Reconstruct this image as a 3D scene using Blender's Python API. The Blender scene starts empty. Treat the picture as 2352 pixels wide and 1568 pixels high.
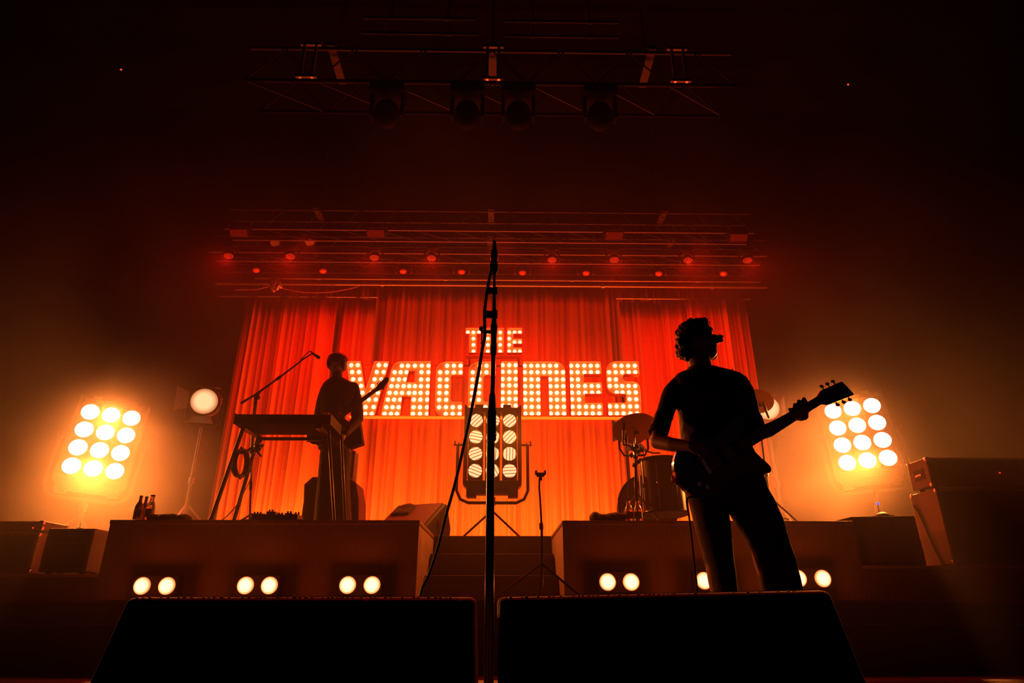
import bpy, bmesh, math, random
from mathutils import Vector, Matrix
from mathutils.geometry import tessellate_polygon
random.seed(7)
R = math.radians
sc = bpy.context.scene
COL = sc.collection

# ---------------------------------------------------------------- camera
CAM = Vector((0.0, 0.0, 0.38)); PITCH = R(22.27); YAW = R(0.9); F = 1480.0
cd = bpy.data.cameras.new('camera'); cam = bpy.data.objects.new('camera', cd); COL.objects.link(cam)
cam.location = CAM; cam.rotation_euler = (math.pi/2 + PITCH, 0, -YAW)
cd.sensor_width = 36.0; cd.lens = F/2352*36.0; cd.clip_start = 0.05; cd.clip_end = 200
sc.camera = cam

# ---------------------------------------------------------------- world, colour management, render settings
w = bpy.data.worlds.new('night'); sc.world = w; w.use_nodes = True
w.node_tree.nodes['Background'].inputs[0].default_value = (0.5, 0.08, 0.12, 1)
w.node_tree.nodes['Background'].inputs[1].default_value = 0.0022
vs = sc.view_settings
vs.view_transform = 'Standard'; vs.look = 'None'; vs.exposure = 0.0; vs.gamma = 1.0; vs.use_curve_mapping = False
sc.display_settings.display_device = 'sRGB'
cy = sc.cycles
cy.max_bounces = 4; cy.diffuse_bounces = 2; cy.glossy_bounces = 2; cy.transmission_bounces = 3
cy.volume_bounces = 0; cy.transparent_max_bounces = 6
cy.volume_step_rate = 1.5; cy.volume_max_steps = 256
cy.sample_clamp_indirect = 3.0; cy.sample_clamp_direct = 0.0
cy.adaptive_threshold = 0.02
cy.caustics_reflective = False; cy.caustics_refractive = False

def light(name, kind, loc, energy, color, target=None, parent=None, **kw):
    d = bpy.data.lights.new(name, kind); d.energy = energy; d.color = color
    for k, v in kw.items(): setattr(d, k, v)
    o = bpy.data.objects.new(name, d); COL.objects.link(o); o.location = loc
    if target is not None:
        o.rotation_euler = (Vector(target) - Vector(loc)).to_track_quat('-Z', 'Y').to_euler()
    return o

ORANGE = (1.0, 0.48, 0.06); AMBER = (1.0, 0.42, 0.06); RED = (1.0, 0.016, 0.006); DEEP = (1.0, 0.10, 0.02)
# faint fill lamp added behind the camera to lift the blacks
light('front_fill', 'AREA', (0, -5, 3.2), 3, (0.8, 0.30, 0.42), (0, 3, 1.0), shape='RECTANGLE', size=12, size_y=5)
# red wash from the rig over the stage onto the curtain, and orange footlights at the curtain's foot behind the platform edge
for x in (-2.6, 0.0, 2.6):
    light('red_wash', 'SPOT', (x, 7.3, 4.9), 260, RED, (x*1.05, 9.2, 2.6), spot_size=R(100), spot_blend=0.9, shadow_soft_size=0.12)
for x in (-2.3, 0.2, 2.6):
    light('orange_footlight', 'AREA', (x, 8.66, 1.0), 120, ORANGE, (x, 9.15, 2.1), shape='RECTANGLE', size=2.4, size_y=0.12)
# red footlights that reach up into the rig
for x in (-2.0, 0.2, 2.4):
    light('red_footlight', 'SPOT', (x, 8.4, 1.05), 330, RED, (x*0.9, 7.6, 6), spot_size=R(95), spot_blend=0.8, shadow_soft_size=0.1)

# ---------------------------------------------------------------- pixel helper: a point of the room seen at a pixel of the 2352x1568 frame, at depth Y (or height z)
_fwd0 = Vector((math.sin(YAW), math.cos(YAW), 0)); _r = Vector((math.cos(YAW), -math.sin(YAW), 0)); _z = Vector((0, 0, 1))
_fwd = _fwd0*math.cos(PITCH) + _z*math.sin(PITCH); _up = -_fwd0*math.sin(PITCH) + _z*math.cos(PITCH)
def ray(px, py): return _fwd + _r*((px - 1176)/F) + _up*((784 - py)/F)
def P(px, py, Y):
    d = ray(px, py); return CAM + d*(Y/d.y)
def PZ(px, py, z):
    d = ray(px, py); return CAM + d*((z - CAM.z)/d.z)
def M1(px, py, Y): return (Y/ray(px, py).y)/F          # metres per pixel there

# ---------------------------------------------------------------- materials
_m = {}
def mat(name, color, rough=0.6, metal=0.0, var=0.15, scale=30.0, bump=0.0, spec=0.5, stretch=None, trans=0.0, ior=1.45):
    if name in _m: return _m[name]
    m = bpy.data.materials.new(name); m.use_nodes = True; nt = m.node_tree; b = nt.nodes['Principled BSDF']
    tc = nt.nodes.new('ShaderNodeTexCoord'); no = nt.nodes.new('ShaderNodeTexNoise')
    no.inputs['Scale'].default_value = scale; no.inputs['Detail'].default_value = 3
    if stretch:
        mp = nt.nodes.new('ShaderNodeMapping'); mp.inputs['Scale'].default_value = stretch
        nt.links.new(tc.outputs['Object'], mp.inputs['Vector']); nt.links.new(mp.outputs[0], no.inputs['Vector'])
    else:
        nt.links.new(tc.outputs['Object'], no.inputs['Vector'])
    cr = nt.nodes.new('ShaderNodeValToRGB')
    cr.color_ramp.elements[0].position = 0.3; cr.color_ramp.elements[1].position = 0.7
    cr.color_ramp.elements[0].color = tuple(c*(1 - var) for c in color) + (1,)
    cr.color_ramp.elements[1].color = tuple(min(1, c*(1 + var)) for c in color) + (1,)
    nt.links.new(no.outputs['Fac'], cr.inputs[0]); nt.links.new(cr.outputs[0], b.inputs['Base Color'])
    b.inputs['Roughness'].default_value = rough; b.inputs['Metallic'].default_value = metal
    b.inputs['Specular IOR Level'].default_value = spec
    b.inputs['Transmission Weight'].default_value = trans; b.inputs['IOR'].default_value = ior
    if bump:
        bp = nt.nodes.new('ShaderNodeBump'); bp.inputs['Strength'].default_value = bump; bp.inputs['Distance'].default_value = 0.01
        nt.links.new(no.outputs['Fac'], bp.inputs['Height']); nt.links.new(bp.outputs[0], b.inputs['Normal'])
    _m[name] = m; return m
def emit(name, color, strength, flutes=None, sample='AUTO', hot=None):
    """a lamp's face: emission, with a fluted lens pattern or a cooler rim that belong to the lens"""
    if name in _m: return _m[name]
    m = bpy.data.materials.new(name); m.use_nodes = True; nt = m.node_tree; b = nt.nodes['Principled BSDF']
    b.inputs['Base Color'].default_value = (0.05, 0.03, 0.02, 1); b.inputs['Roughness'].default_value = 0.3
    b.inputs['Emission Strength'].default_value = strength
    tc = nt.nodes.new('ShaderNodeTexCoord')
    cr = nt.nodes.new('ShaderNodeValToRGB')
    if flutes:
        wv = nt.nodes.new('ShaderNodeTexWave'); wv.inputs['Scale'].default_value = flutes; wv.inputs['Distortion'].default_value = 2.2
        wv.inputs['Detail'].default_value = 1.0; wv.inputs['Detail Scale'].default_value = 0.6
        nt.links.new(tc.outputs['Object'], wv.inputs['Vector']); nt.links.new(wv.outputs['Fac'], cr.inputs[0])
        cr.color_ramp.elements[0].position = 0.10; cr.color_ramp.elements[0].color = (color[0]*0.5, color[1]*0.2, color[2]*0.05, 1)
        cr.color_ramp.elements[1].position = 0.34; cr.color_ramp.elements[1].color = tuple(color) + (1,)
    elif hot:
        ln = nt.nodes.new('ShaderNodeVectorMath'); ln.operation = 'LENGTH'
        nt.links.new(tc.outputs['Object'], ln.inputs[0]); nt.links.new(ln.outputs['Value'], cr.inputs[0])
        cr.color_ramp.elements[0].position = hot*0.55; cr.color_ramp.elements[0].color = tuple(color) + (1,)
        cr.color_ramp.elements[1].position = hot*0.97; cr.color_ramp.elements[1].color = (color[0]*0.34, color[1]*0.11, color[2]*0.02, 1)
    else:
        cr.color_ramp.elements[0].color = cr.color_ramp.elements[1].color = tuple(color) + (1,)
    nt.links.new(cr.outputs[0], b.inputs['Emission Color'])
    m.cycles.emission_sampling = sample
    _m[name] = m; return m

BLACK = mat('black_paint', (0.012, 0.011, 0.012), 0.55, var=0.2)
BLACKMETAL = mat('black_metal', (0.02, 0.018, 0.018), 0.32, 0.6, var=0.2)
STEEL = mat('steel_tube', (0.35, 0.33, 0.33), 0.28, 0.9, var=0.1)
ALU = mat('rig_metal', (0.40, 0.38, 0.38), 0.35, 0.8, var=0.1)
DARKRIG = mat('dark_rig_metal', (0.012, 0.011, 0.011), 0.6, 0.0, var=0.15)
CHROME = mat('chrome', (0.6, 0.58, 0.56), 0.12, 1.0, var=0.05)
TOLEX = mat('black_vinyl', (0.17, 0.13, 0.12), 0.6, var=0.3, scale=160, bump=0.15)
CARPETED = mat('speaker_cover', (0.022, 0.020, 0.022), 0.7, var=0.4, scale=300, bump=0.4)
DECK = mat('stage_deck', (0.05, 0.04, 0.037), 0.5, var=0.5, scale=9, bump=0.12, spec=0.4)
SKIRT = mat('riser_cloth', (0.085, 0.060, 0.055), 0.85, var=0.12, scale=14, bump=0.15, stretch=(6, 6, 0.6))
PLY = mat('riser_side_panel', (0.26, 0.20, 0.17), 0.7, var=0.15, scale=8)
RUBBER = mat('rubber', (0.015, 0.014, 0.014), 0.7)
CLOTH_BLACK = mat('black_cloth', (0.016, 0.013, 0.013), 0.85, var=0.25, scale=40, bump=0.3)
TOWEL = mat('dark_towel', (0.05, 0.035, 0.03), 0.95, var=0.3, scale=120, bump=0.6)
SKIN = mat('skin', (0.17, 0.095, 0.065), 0.55, var=0.08, scale=20)
HAIR = mat('dark_hair', (0.010, 0.007, 0.006), 0.6, var=0.4, scale=60, bump=0.5)
CYM = mat('cymbal_bronze', (0.55, 0.28, 0.10), 0.45, 0.45, var=0.12, scale=60)
DRUM = mat('drum_wrap', (0.10, 0.035, 0.025), 0.35, var=0.1)

# ---------------------------------------------------------------- mesh building
OFF = {}
class MB:
    def __init__(s, M=None): s.v = []; s.f = []; s.M = M
    def add(s, vs_, fs):
        n = len(s.v)
        s.v += [Vector(v) if s.M is None else s.M @ Vector(v) for v in vs_]
        s.f += [tuple(i + n for i in f) for f in fs]; return s
    def box(s, c, d, rot=None):
        x, y, z = d[0]/2, d[1]/2, d[2]/2
        vv = [Vector(a) for a in ((-x,-y,-z),(x,-y,-z),(x,y,-z),(-x,y,-z),(-x,-y,z),(x,-y,z),(x,y,z),(-x,y,z))]
        if rot is not None: vv = [rot @ a for a in vv]
        return s.add([a + Vector(c) for a in vv], [(0,3,2,1),(4,5,6,7),(0,1,5,4),(1,2,6,5),(2,3,7,6),(3,0,4,7)])
    def box2(s, lo, hi): return s.box([(a+b)/2 for a, b in zip(lo, hi)], [b-a for a, b in zip(lo, hi)])
    def cyl(s, p0, p1, r0, r1=None, n=12):
        p0, p1 = Vector(p0), Vector(p1); r1 = r0 if r1 is None else r1
        return s.loft_path([p0, p1], [r0, r1], n)
    def loft_path(s, pts, rad, n=10, closed=False):
        pts = [Vector(p) for p in pts]; k = len(pts)
        if not hasattr(rad, '__len__'): rad = [rad]*k
        ref = None; vv = []; ff = []
        for i, p in enumerate(pts):
            a = pts[(i-1) % k] if (i > 0 or closed) else p; b = pts[(i+1) % k] if (i < k-1 or closed) else p
            t = (b - a)
            t = t.normalized() if t.length > 1e-9 else Vector((0, 0, 1))
            if ref is None: ref = Vector((1, 0, 0)) if abs(t.x) < 0.8 else Vector((0, 1, 0))
            u = (ref - t*ref.dot(t)).normalized(); w2 = t.cross(u); ref = u
            for j in range(n):
                q = 2*math.pi*j/n; vv.append(p + (u*math.cos(q) + w2*math.sin(q))*rad[i])
        for i in range(k if closed else k-1):
            for j in range(n):
                a = i*n + j; b = i*n + (j+1) % n; c = ((i+1) % k)*n
                ff.append((a, b, c + (j+1) % n, c + j))
        if not closed: ff += [tuple(range(n-1, -1, -1)), tuple(range((k-1)*n, k*n))]
        return s.add(vv, ff)
    def lathe(s, prof, o=(0,0,0), axis=(0,0,1), n=24):
        o = Vector(o); ax = Vector(axis).normalized(); return s.loft_axis([(o + ax*h, r) for r, h in prof], ax, n)
    def loft_axis(s, rings, ax, n):
        u = (Vector((1,0,0)) if abs(ax.x) < 0.8 else Vector((0,1,0))); u = (u - ax*u.dot(ax)).normalized(); w2 = ax.cross(u)
        vv = [p + (u*math.cos(2*math.pi*j/n) + w2*math.sin(2*math.pi*j/n))*max(r, 1e-4) for p, r in rings for j in range(n)]
        ff = [(i*n+j, i*n+(j+1) % n, (i+1)*n+(j+1) % n, (i+1)*n+j) for i in range(len(rings)-1) for j in range(n)]
        ff += [tuple(range(n-1, -1, -1)), tuple(range((len(rings)-1)*n, len(rings)*n))]
        return s.add(vv, ff)
    def rings(s, rr, cap=True):
        n = len(rr[0]); vv = [p for r in rr for p in r]
        ff = [(i*n+j, i*n+(j+1) % n, (i+1)*n+(j+1) % n, (i+1)*n+j) for i in range(len(rr)-1) for j in range(n)]
        if cap: ff += [tuple(range(n-1, -1, -1)), tuple(range((len(rr)-1)*n, len(rr)*n))]
        return s.add(vv, ff)
    def ell(s, c, r, rot=None, nu=16, nv=10):
        c = Vector(c); r = (r, r, r) if not hasattr(r, '__len__') else r; vv = []; ff = []
        for i in range(1, nv):
            a = math.pi*i/nv
            for j in range(nu):
                b = 2*math.pi*j/nu
                p = Vector((r[0]*math.sin(a)*math.cos(b), r[1]*math.sin(a)*math.sin(b), r[2]*math.cos(a)))
                vv.append(c + (rot @ p if rot is not None else p))
        top = Vector((0, 0, r[2])); t2 = rot @ top if rot is not None else top
        vv += [c + t2, c - t2]; T, B = len(vv)-2, len(vv)-1
        for i in range(nv-2):
            for j in range(nu): ff.append((i*nu+j, (i+1)*nu+j, (i+1)*nu+(j+1) % nu, i*nu+(j+1) % nu))
        for j in range(nu): ff += [(T, j, (j+1) % nu), (B, (nv-2)*nu+(j+1) % nu, (nv-2)*nu+j)]
        return s.add(vv, ff)
    def cap(s, p0, r0, p1, r1, n=14):            # tapered capsule
        s.cyl(p0, p1, r0, r1, n); s.ell(p0, r0, None, n, 8); s.ell(p1, r1, None, n, 8); return s
    def chain(s, pts, rad, n=14):
        for i in range(len(pts)-1): s.cap(pts[i], rad[i], pts[i+1], rad[i+1], n)
        return s
    def prism(s, loops, to3, z0, z1):            # 2-D loops (first the outline, then holes) extruded between z0 and z1
        flat = [p for lp in loops for p in lp]; n = len(flat)
        tris = tessellate_polygon([[Vector((p[0], p[1], 0)) for p in lp] for lp in loops])
        vv = [to3(p[0], p[1], z0) for p in flat] + [to3(p[0], p[1], z1) for p in flat]
        ff = [tuple(t) for t in tris] + [tuple(i + n for i in reversed(t)) for t in tris]; b = 0
        for lp in loops:
            k = len(lp)
            for i in range(k): ff.append((b+i, b+(i+1) % k, n+b+(i+1) % k, n+b+i))
            b += k
        return s.add(vv, ff)
    def mesh(s, name, m, off=Vector((0,0,0)), smooth=True):
        me = bpy.data.meshes.new(name); me.from_pydata([v - off for v in s.v], [], s.f)
        bm = bmesh.new(); bm.from_mesh(me); bmesh.ops.recalc_face_normals(bm, faces=bm.faces); bm.to_mesh(me); bm.free()
        if smooth:
            me.polygons.foreach_set('use_smooth', [True]*len(me.polygons)); me.set_sharp_from_angle(angle=R(38))
        me.materials.append(m); me.update(); return me
    def build(s, name, m, parent=None, bevel=0, smooth=True, at=None, label=None):
        off = OFF[parent.name] if parent is not None else (Vector(at) if at is not None else Vector((0,0,0)))
        o = bpy.data.objects.new(name, s.mesh(name, m, off, smooth)); COL.objects.link(o)
        if parent is not None: o.parent = parent
        else: o.location = off
        OFF[o.name] = off
        if bevel:
            bv = o.modifiers.new('bevel', 'BEVEL'); bv.width = bevel; bv.segments = 2; bv.limit_method = 'ANGLE'
        if label: o['label'] = label
        return o
def inst(name, me, parent, mw):                  # an object from shared mesh data, at a world matrix, under a thing
    o = bpy.data.objects.new(name, me); COL.objects.link(o); o.parent = parent
    o.matrix_local = Matrix.Translation(-OFF[parent.name]) @ mw; OFF[o.name] = OFF[parent.name]; return o
def tag(o, label, cat, group=None):
    o['label'] = label; o['category'] = cat
    if group: o['group'] = group
    return o
def thing(name, label, cat, loc, group=None):
    o = bpy.data.objects.new(name, None); COL.objects.link(o); o.location = loc; o.empty_display_size = 0.1
    OFF[o.name] = Vector(loc); return tag(o, label, cat, group)
def struct(o): o['kind'] = 'structure'; return o
def union(mb, name, m, parent, voxel=0.008, smooth=6, disp=None, label=None):
    """one continuous surface grown over overlapping solids"""
    me = mb.mesh(name + '_src', m, OFF[parent.name]); t = bpy.data.objects.new(name + '_tmp', me); COL.objects.link(t)
    r = t.modifiers.new('r', 'REMESH'); r.mode = 'VOXEL'; r.voxel_size = voxel; r.use_smooth_shade = True
    if smooth:
        sm = t.modifiers.new('s', 'SMOOTH'); sm.iterations = smooth; sm.factor = 0.5
    if disp:
        tx = bpy.data.textures.new(name + '_clouds', 'CLOUDS'); tx.noise_scale = disp[1]; tx.noise_depth = 2
        dm = t.modifiers.new('d', 'DISPLACE'); dm.texture = tx; dm.strength = disp[0]; dm.mid_level = 0.5; dm.texture_coords = 'LOCAL'
    dg = bpy.context.evaluated_depsgraph_get(); ne = bpy.data.meshes.new_from_object(t.evaluated_get(dg))
    bpy.data.objects.remove(t); bpy.data.meshes.remove(me); ne.name = name
    ne.materials.clear(); ne.materials.append(m)
    ne.polygons.foreach_set('use_smooth', [True]*len(ne.polygons))
    o = bpy.data.objects.new(name, ne); COL.objects.link(o); o.parent = parent; OFF[o.name] = OFF[parent.name]
    if label: o['label'] = label
    return o
def bez(pts, n=8):                                # Catmull-Rom through points
    pts = [Vector(p) for p in pts]; q = [pts[0]*2 - pts[1]] + pts + [pts[-1]*2 - pts[-2]]; out = []
    for i in range(1, len(q)-2):
        for k in range(n):
            t = k/n; a, b, c, d = q[i-1], q[i], q[i+1], q[i+2]
            out.append(0.5*((2*b) + (c-a)*t + (2*a-5*b+4*c-d)*t*t + (3*b-a-3*c+d)*t**3))
    return out + [pts[-1]]
# ================================================================ the setting
RY = 4.85; RZ = 0.955          # front and top of the two risers
BY = 5.98                      # front of the back platform
struct(MB().box2((-11, 0.85, -0.2), (11, 4.5, 0.0)).build('floor', DECK))
struct(MB().box2((-11, -6, -1.4), (11, 0.85, -1.25)).build('floor_pit', mat('pit_floor', (0.05, 0.05, 0.05), 0.8)))
struct(MB().box2((-11, 0.80, -1.25), (11, 0.85, 0.0)).build('trim_1', BLACK))
struct(MB().box2((-11, 10.2, -0.2), (11, 10.4, 9.5)).build('wall_back', mat('black_wall', (0.004, 0.003, 0.0035), 0.95, spec=0.05)))
struct(MB().box2((-11.2, -6, -1.4), (-11, 10.4, 9.5)).build('wall_left', _m['black_wall']))
struct(MB().box2((11, -6, -1.4), (11.2, 10.4, 9.5)).build('wall_right', _m['black_wall']))
struct(MB().box2((-11.2, -6, 9.5), (11.2, 10.4, 9.7)).build('ceiling', _m['black_wall']))
# the low full-width platform in front of the risers, in tiers
t = thing('stage_platform', 'low dark full-width stage platform carrying the footlights in front of the risers', 'platform', (0, 4.5, 0))
MB().box2((-10.99, 4.5, 0), (10.99, RY, 0.405)).build('deck', SKIRT, t, bevel=0.006)
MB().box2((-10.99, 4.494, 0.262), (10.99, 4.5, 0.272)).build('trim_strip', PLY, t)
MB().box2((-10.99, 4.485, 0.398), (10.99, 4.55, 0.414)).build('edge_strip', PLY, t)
xl0, xl1 = P(255, 1195, RY).x, P(963, 1197, RY).x
xr0, xr1 = P(1292, 1195, RY).x, P(1957, 1187, RY).x
def riser(x0, x1, label, inner):
    t = thing('stage_riser', label, 'riser', ((x0+x1)/2, RY, 0.0))
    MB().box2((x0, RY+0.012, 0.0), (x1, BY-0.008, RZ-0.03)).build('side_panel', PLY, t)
    MB().box2((x0, RY, 0.405), (x1, RY+0.012, RZ-0.03)).build('front_panel', SKIRT, t)
    MB().box2((x0-0.004, RY-0.006, RZ-0.03), (x1+0.004, BY-0.008, RZ)).build('deck', mat('riser_deck', (0.09, 0.07, 0.065), 0.55, var=0.3, scale=12), t, bevel=0.004)
    return t
riser(xl0, xl1, 'left dark red riser with the keyboard set up on top', 1)
riser(xr0, xr1, 'right dark red riser with the drum kit and cymbals on top', -1)
t = thing('back_platform', 'wide dark platform behind both risers with steps down between them', 'platform', (0, BY, 0))
MB().box2((-10.99, BY, 0.0), (10.99, 10.19, RZ)).build('deck', SKIRT, t, bevel=0.004)
for i, (y0, z) in enumerate(((5.66, 0.78), (5.32, 0.595))):
    MB().box2((xl1+0.006, y0, 0.0), (xr0-0.006, BY+0.001 if i == 0 else 5.66, z)).build('step', SKIRT, t, bevel=0.004)
def side_deck(x0, x1, z, label):
    t = thing('side_platform', label, 'platform', ((x0+x1)/2, RY, 0))
    MB().box2((x0, RY, 0.0), (x1, BY-0.01, z)).build('deck', SKIRT, t, bevel=0.004)
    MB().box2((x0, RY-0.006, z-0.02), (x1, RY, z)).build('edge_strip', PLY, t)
ZL, ZR = 0.585, 0.645
side_deck(-10.99, xl0-0.006, ZL, 'dark side platform on the left under the amplifier cases')
side_deck(xr1+0.006, 10.99, ZR, 'dark side platform on the right under the amplifier stack')

# ---------------------------------------------------------------- haze that fills the stage, thickest low down and around the two side light pods
hz = MB().box2((-10.8, 3.5, 0.0), (10.8, 10.1, 6.3)).build('stage_haze', BLACK, smooth=False)
hz['kind'] = 'stuff'; hz['label'] = 'warm glowing stage haze drifting across the whole stage'; hz['category'] = 'haze'
hm = bpy.data.materials.new('haze'); hm.use_nodes = True; nt = hm.node_tree; nt.nodes.remove(nt.nodes['Principled BSDF'])
vsn = nt.nodes.new('ShaderNodeVolumeScatter'); vsn.inputs['Color'].default_value = (1.0, 0.92, 0.85, 1); vsn.inputs['Anisotropy'].default_value = 0.35
tc = nt.nodes.new('ShaderNodeTexCoord'); no = nt.nodes.new('ShaderNodeTexNoise')
no.inputs['Scale'].default_value = 0.9; no.inputs['Detail'].default_value = 2.0; no.inputs['Distortion'].default_value = 0.6
nt.links.new(tc.outputs['Object'], no.inputs['Vector'])
mr = nt.nodes.new('ShaderNodeMapRange'); mr.inputs['From Min'].default_value = 0.32; mr.inputs['From Max'].default_value = 0.7
mr.inputs['To Min'].default_value = 0.004; mr.inputs['To Max'].default_value = 0.019
nt.links.new(no.outputs['Fac'], mr.inputs['Value'])
gp = nt.nodes.new('ShaderNodeNewGeometry'); last = None
for c in (P(305, 1105, 6.3), P(1815, 1075, 6.3)):             # thicker smoke hanging about each side pod
    ds = nt.nodes.new('ShaderNodeVectorMath'); ds.operation = 'DISTANCE'; ds.inputs[1].default_value = c
    nt.links.new(gp.outputs['Position'], ds.inputs[0])
    m2 = nt.nodes.new('ShaderNodeMapRange'); m2.interpolation_type = 'SMOOTHERSTEP'
    for k_, v_ in (('From Min', 0.0), ('From Max', 1.6), ('To Min', 1.0), ('To Max', 0.0)): m2.inputs[k_].default_value = v_
    nt.links.new(ds.outputs['Value'], m2.inputs['Value'])
    if last is None: last = m2
    else:
        ad = nt.nodes.new('ShaderNodeMath'); ad.operation = 'ADD'; nt.links.new(last.outputs[0], ad.inputs[0]); nt.links.new(m2.outputs[0], ad.inputs[1]); last = ad
ma = nt.nodes.new('ShaderNodeMath'); ma.operation = 'MULTIPLY_ADD'; ma.inputs[1].default_value = 27.0; ma.inputs[2].default_value = 1.0
pw = nt.nodes.new('ShaderNodeMath'); pw.operation = 'POWER'; pw.inputs[1].default_value = 1.7; nt.links.new(last.outputs[0], pw.inputs[0]); nt.links.new(pw.outputs[0], ma.inputs[0])
mu = nt.nodes.new('ShaderNodeMath'); mu.operation = 'MULTIPLY'; nt.links.new(ma.outputs[0], mu.inputs[0]); nt.links.new(mr.outputs[0], mu.inputs[1])
nt.links.new(mu.outputs[0], vsn.inputs['Density'])
ab = nt.nodes.new('ShaderNodeVolumeAbsorption'); ab.inputs['Color'].default_value = (1.0, 0.13, 0.03, 1); ab.inputs['Density'].default_value = 0.17
ads = nt.nodes.new('ShaderNodeAddShader'); nt.links.new(vsn.outputs[0], ads.inputs[0]); nt.links.new(ab.outputs[0], ads.inputs[1])
nt.links.new(ads.outputs[0], nt.nodes['Material Output'].inputs['Volume'])
hz.data.materials[0] = hm

# ---------------------------------------------------------------- curtains
CURT = mat('curtain_velvet', (0.62, 0.20, 0.075), 0.75, var=0.10, scale=6, stretch=(9, 9, 0.4), spec=0.2)
def curtain(label, x0, x1, Y, ztop, seed, amp, scallop=0.0, zb=RZ):
    rnd = random.Random(seed); n = int((x1 - x0)*170); ph = []
    x = x0
    ws = [(rnd.uniform(2, 5), rnd.uniform(0, 6.28), 0.5), (rnd.uniform(9, 13), rnd.uniform(0, 6.28), 0.8), (rnd.uniform(27, 34), rnd.uniform(0, 6.28), 0.6),
          (rnd.uniform(58, 68), rnd.uniform(0, 6.28), 0.42), (rnd.uniform(72, 84), rnd.uniform(0, 6.28), 0.34), (rnd.uniform(120, 150), rnd.uniform(0, 6.28), 0.10)]
    rows = 12; mb = MB(); vv = []
    for k in range(rows+1):
        s = k/rows
        for i in range(n+1):
            x = x0 + (x1-x0)*i/n
            a = sum(wt*math.sin(fr*x + p + 0.25*math.sin(2.1*s+p)*(1-s)) for fr, p, wt in ws)
            a = amp*a*(0.75 + 0.25*(1-s))
            z = zb + (ztop - zb)*s
            if k == rows and scallop: z -= scallop*abs(math.sin(x*6.5 + seed))*rnd.uniform(0.6, 1.0)
            vv.append((x + 0.02*math.sin(x*7+seed)*(1-s), Y + a, z))
    ff = [(k*(n+1)+i, k*(n+1)+i+1, (k+1)*(n+1)+i+1, (k+1)*(n+1)+i) for k in range(rows) for i in range(n)]
    mb.add(vv, ff); o = mb.build('stage_curtain', CURT, at=((x0+x1)/2, Y, zb))
    sd = o.modifiers.new('thickness', 'SOLIDIFY'); sd.thickness = 0.006
    return tag(o, label, 'curtain', 'red drapes at the back of the stage')
CY = 9.2; CT = P(700, 685, CY).z
def cx(px, py=685, Y=CY): return P(px, py, Y).x
curtain('red pleated curtain at the far left end of the backdrop, behind the keyboard', cx(566), cx(776), CY, CT, 1, 0.040, 0.05)
curtain('narrow red pleated curtain strip second from the left, behind the keyboard player', cx(794), cx(864), CY, CT, 2, 0.040, 0.04)
curtain('wide red curtain hanging full width behind the lit letters and the narrower curtains', cx(556), cx(1716), CY+0.28, CT+0.42, 3, 0.042)
curtain('red pleated curtain hanging behind the drum kit, right of the lit letters', cx(1422), cx(1572), CY, CT, 4, 0.040, 0.05)
curtain('red pleated curtain at the far right end of the backdrop, behind the guitarist\'s head', cx(1568), cx(1706), CY-0.1, CT, 5, 0.040, 0.05)

# ---------------------------------------------------------------- the lit letters
SY = 8.6
def A_(x, y): return (780 + x/6.72, 740 + y/6.72)
def B_(x, y): return (1120 + x/6.357, 740 + y/6.357)
def T_(x, y): return (1000 + x/5.225, 530 + y/5.225)
BULB = emit('bulb_glow', (1.0, 0.60, 0.34), 6.5)
FACE = mat('letter_face', (0.80, 0.46, 0.10), 0.6, var=0.06, scale=20)
RIM = mat('letter_rim', (0.85, 0.45, 0.15), 0.4, var=0.05)
bulb_big = MB().ell((0, 0, 0), (0.0295, 0.022, 0.0295), None, 10, 6).mesh('bulb', BULB)
GR = 'light-bulb letters of the big lower word'
def arc(p0, c, p1, n=5):
    out = []
    for i in range(n+1):
        t = i/n; out.append(((1-t)**2*p0[0] + 2*t*(1-t)*c[0] + t*t*p1[0], (1-t)**2*p0[1] + 2*t*(1-t)*c[1] + t*t*p1[1]))
    return out
def letter(label, conv, loops, bulbs, scale=1.0, depth=0.10, dx=0, group=None):
    def w2(p): q = P(*conv(p[0]+dx, p[1]), SY); return (q.x, q.z)
    L = [[w2(p) for p in lp] for lp in loops]
    zs = [p[1] for p in L[0]]; xs = [p[0] for p in L[0]]; base = Vector(((min(xs)+max(xs))/2, SY, min(zs)))
    t = thing('marquee_letter', label, 'letter', base, group)
    MB().prism(L, lambda x, z, y: Vector((x, SY + y, z)), 0.012, depth).build('letter_face', FACE, t, smooth=False)
    mb = MB()
    for lp in L:
        k = len(lp)
        for i in range(k):
            a, b = Vector((lp[i][0], 0, lp[i][1])), Vector((lp[(i+1) % k][0], 0, lp[(i+1) % k][1]))
            d = (b - a); ln = d.length
            if ln < 1e-4: continue
            rot = d.to_track_quat('X', 'Z').to_matrix() if abs(d.normalized().z) < 0.99 else Matrix.Rotation(math.pi/2, 3, 'Y')
            mb.box((a + b)/2 + Vector((0, SY - 0.004, 0)), (ln + 0.010, 0.05, 0.010), rot)
    mb.build('letter_rim', RIM, t, smooth=False)
    for bx, by in bulbs:
        q = P(*conv(bx+dx, by), SY - 0.012)
        inst('bulb', bulb_big, t, Matrix.Translation(q) @ Matrix.Scale(scale, 4))
    return t
def rows(d): return [(x, y) for y, xs in d.items() for x in xs]
letter('slanted bulb letter V, half hidden by the keyboard player', A_,
       [[(105,605),(338,605),(405,1035),(540,610),(778,610),(548,1450),(224,1450)]],
       rows({660:(178,280,605,710),765:(192,298,573,680),877:(208,316,540,645),980:(223,333,510,615),1085:(240,350,490,590),1190:(257,370,450,558),1305:(275,400,525),1412:(292,395,495)}), group=GR)
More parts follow.
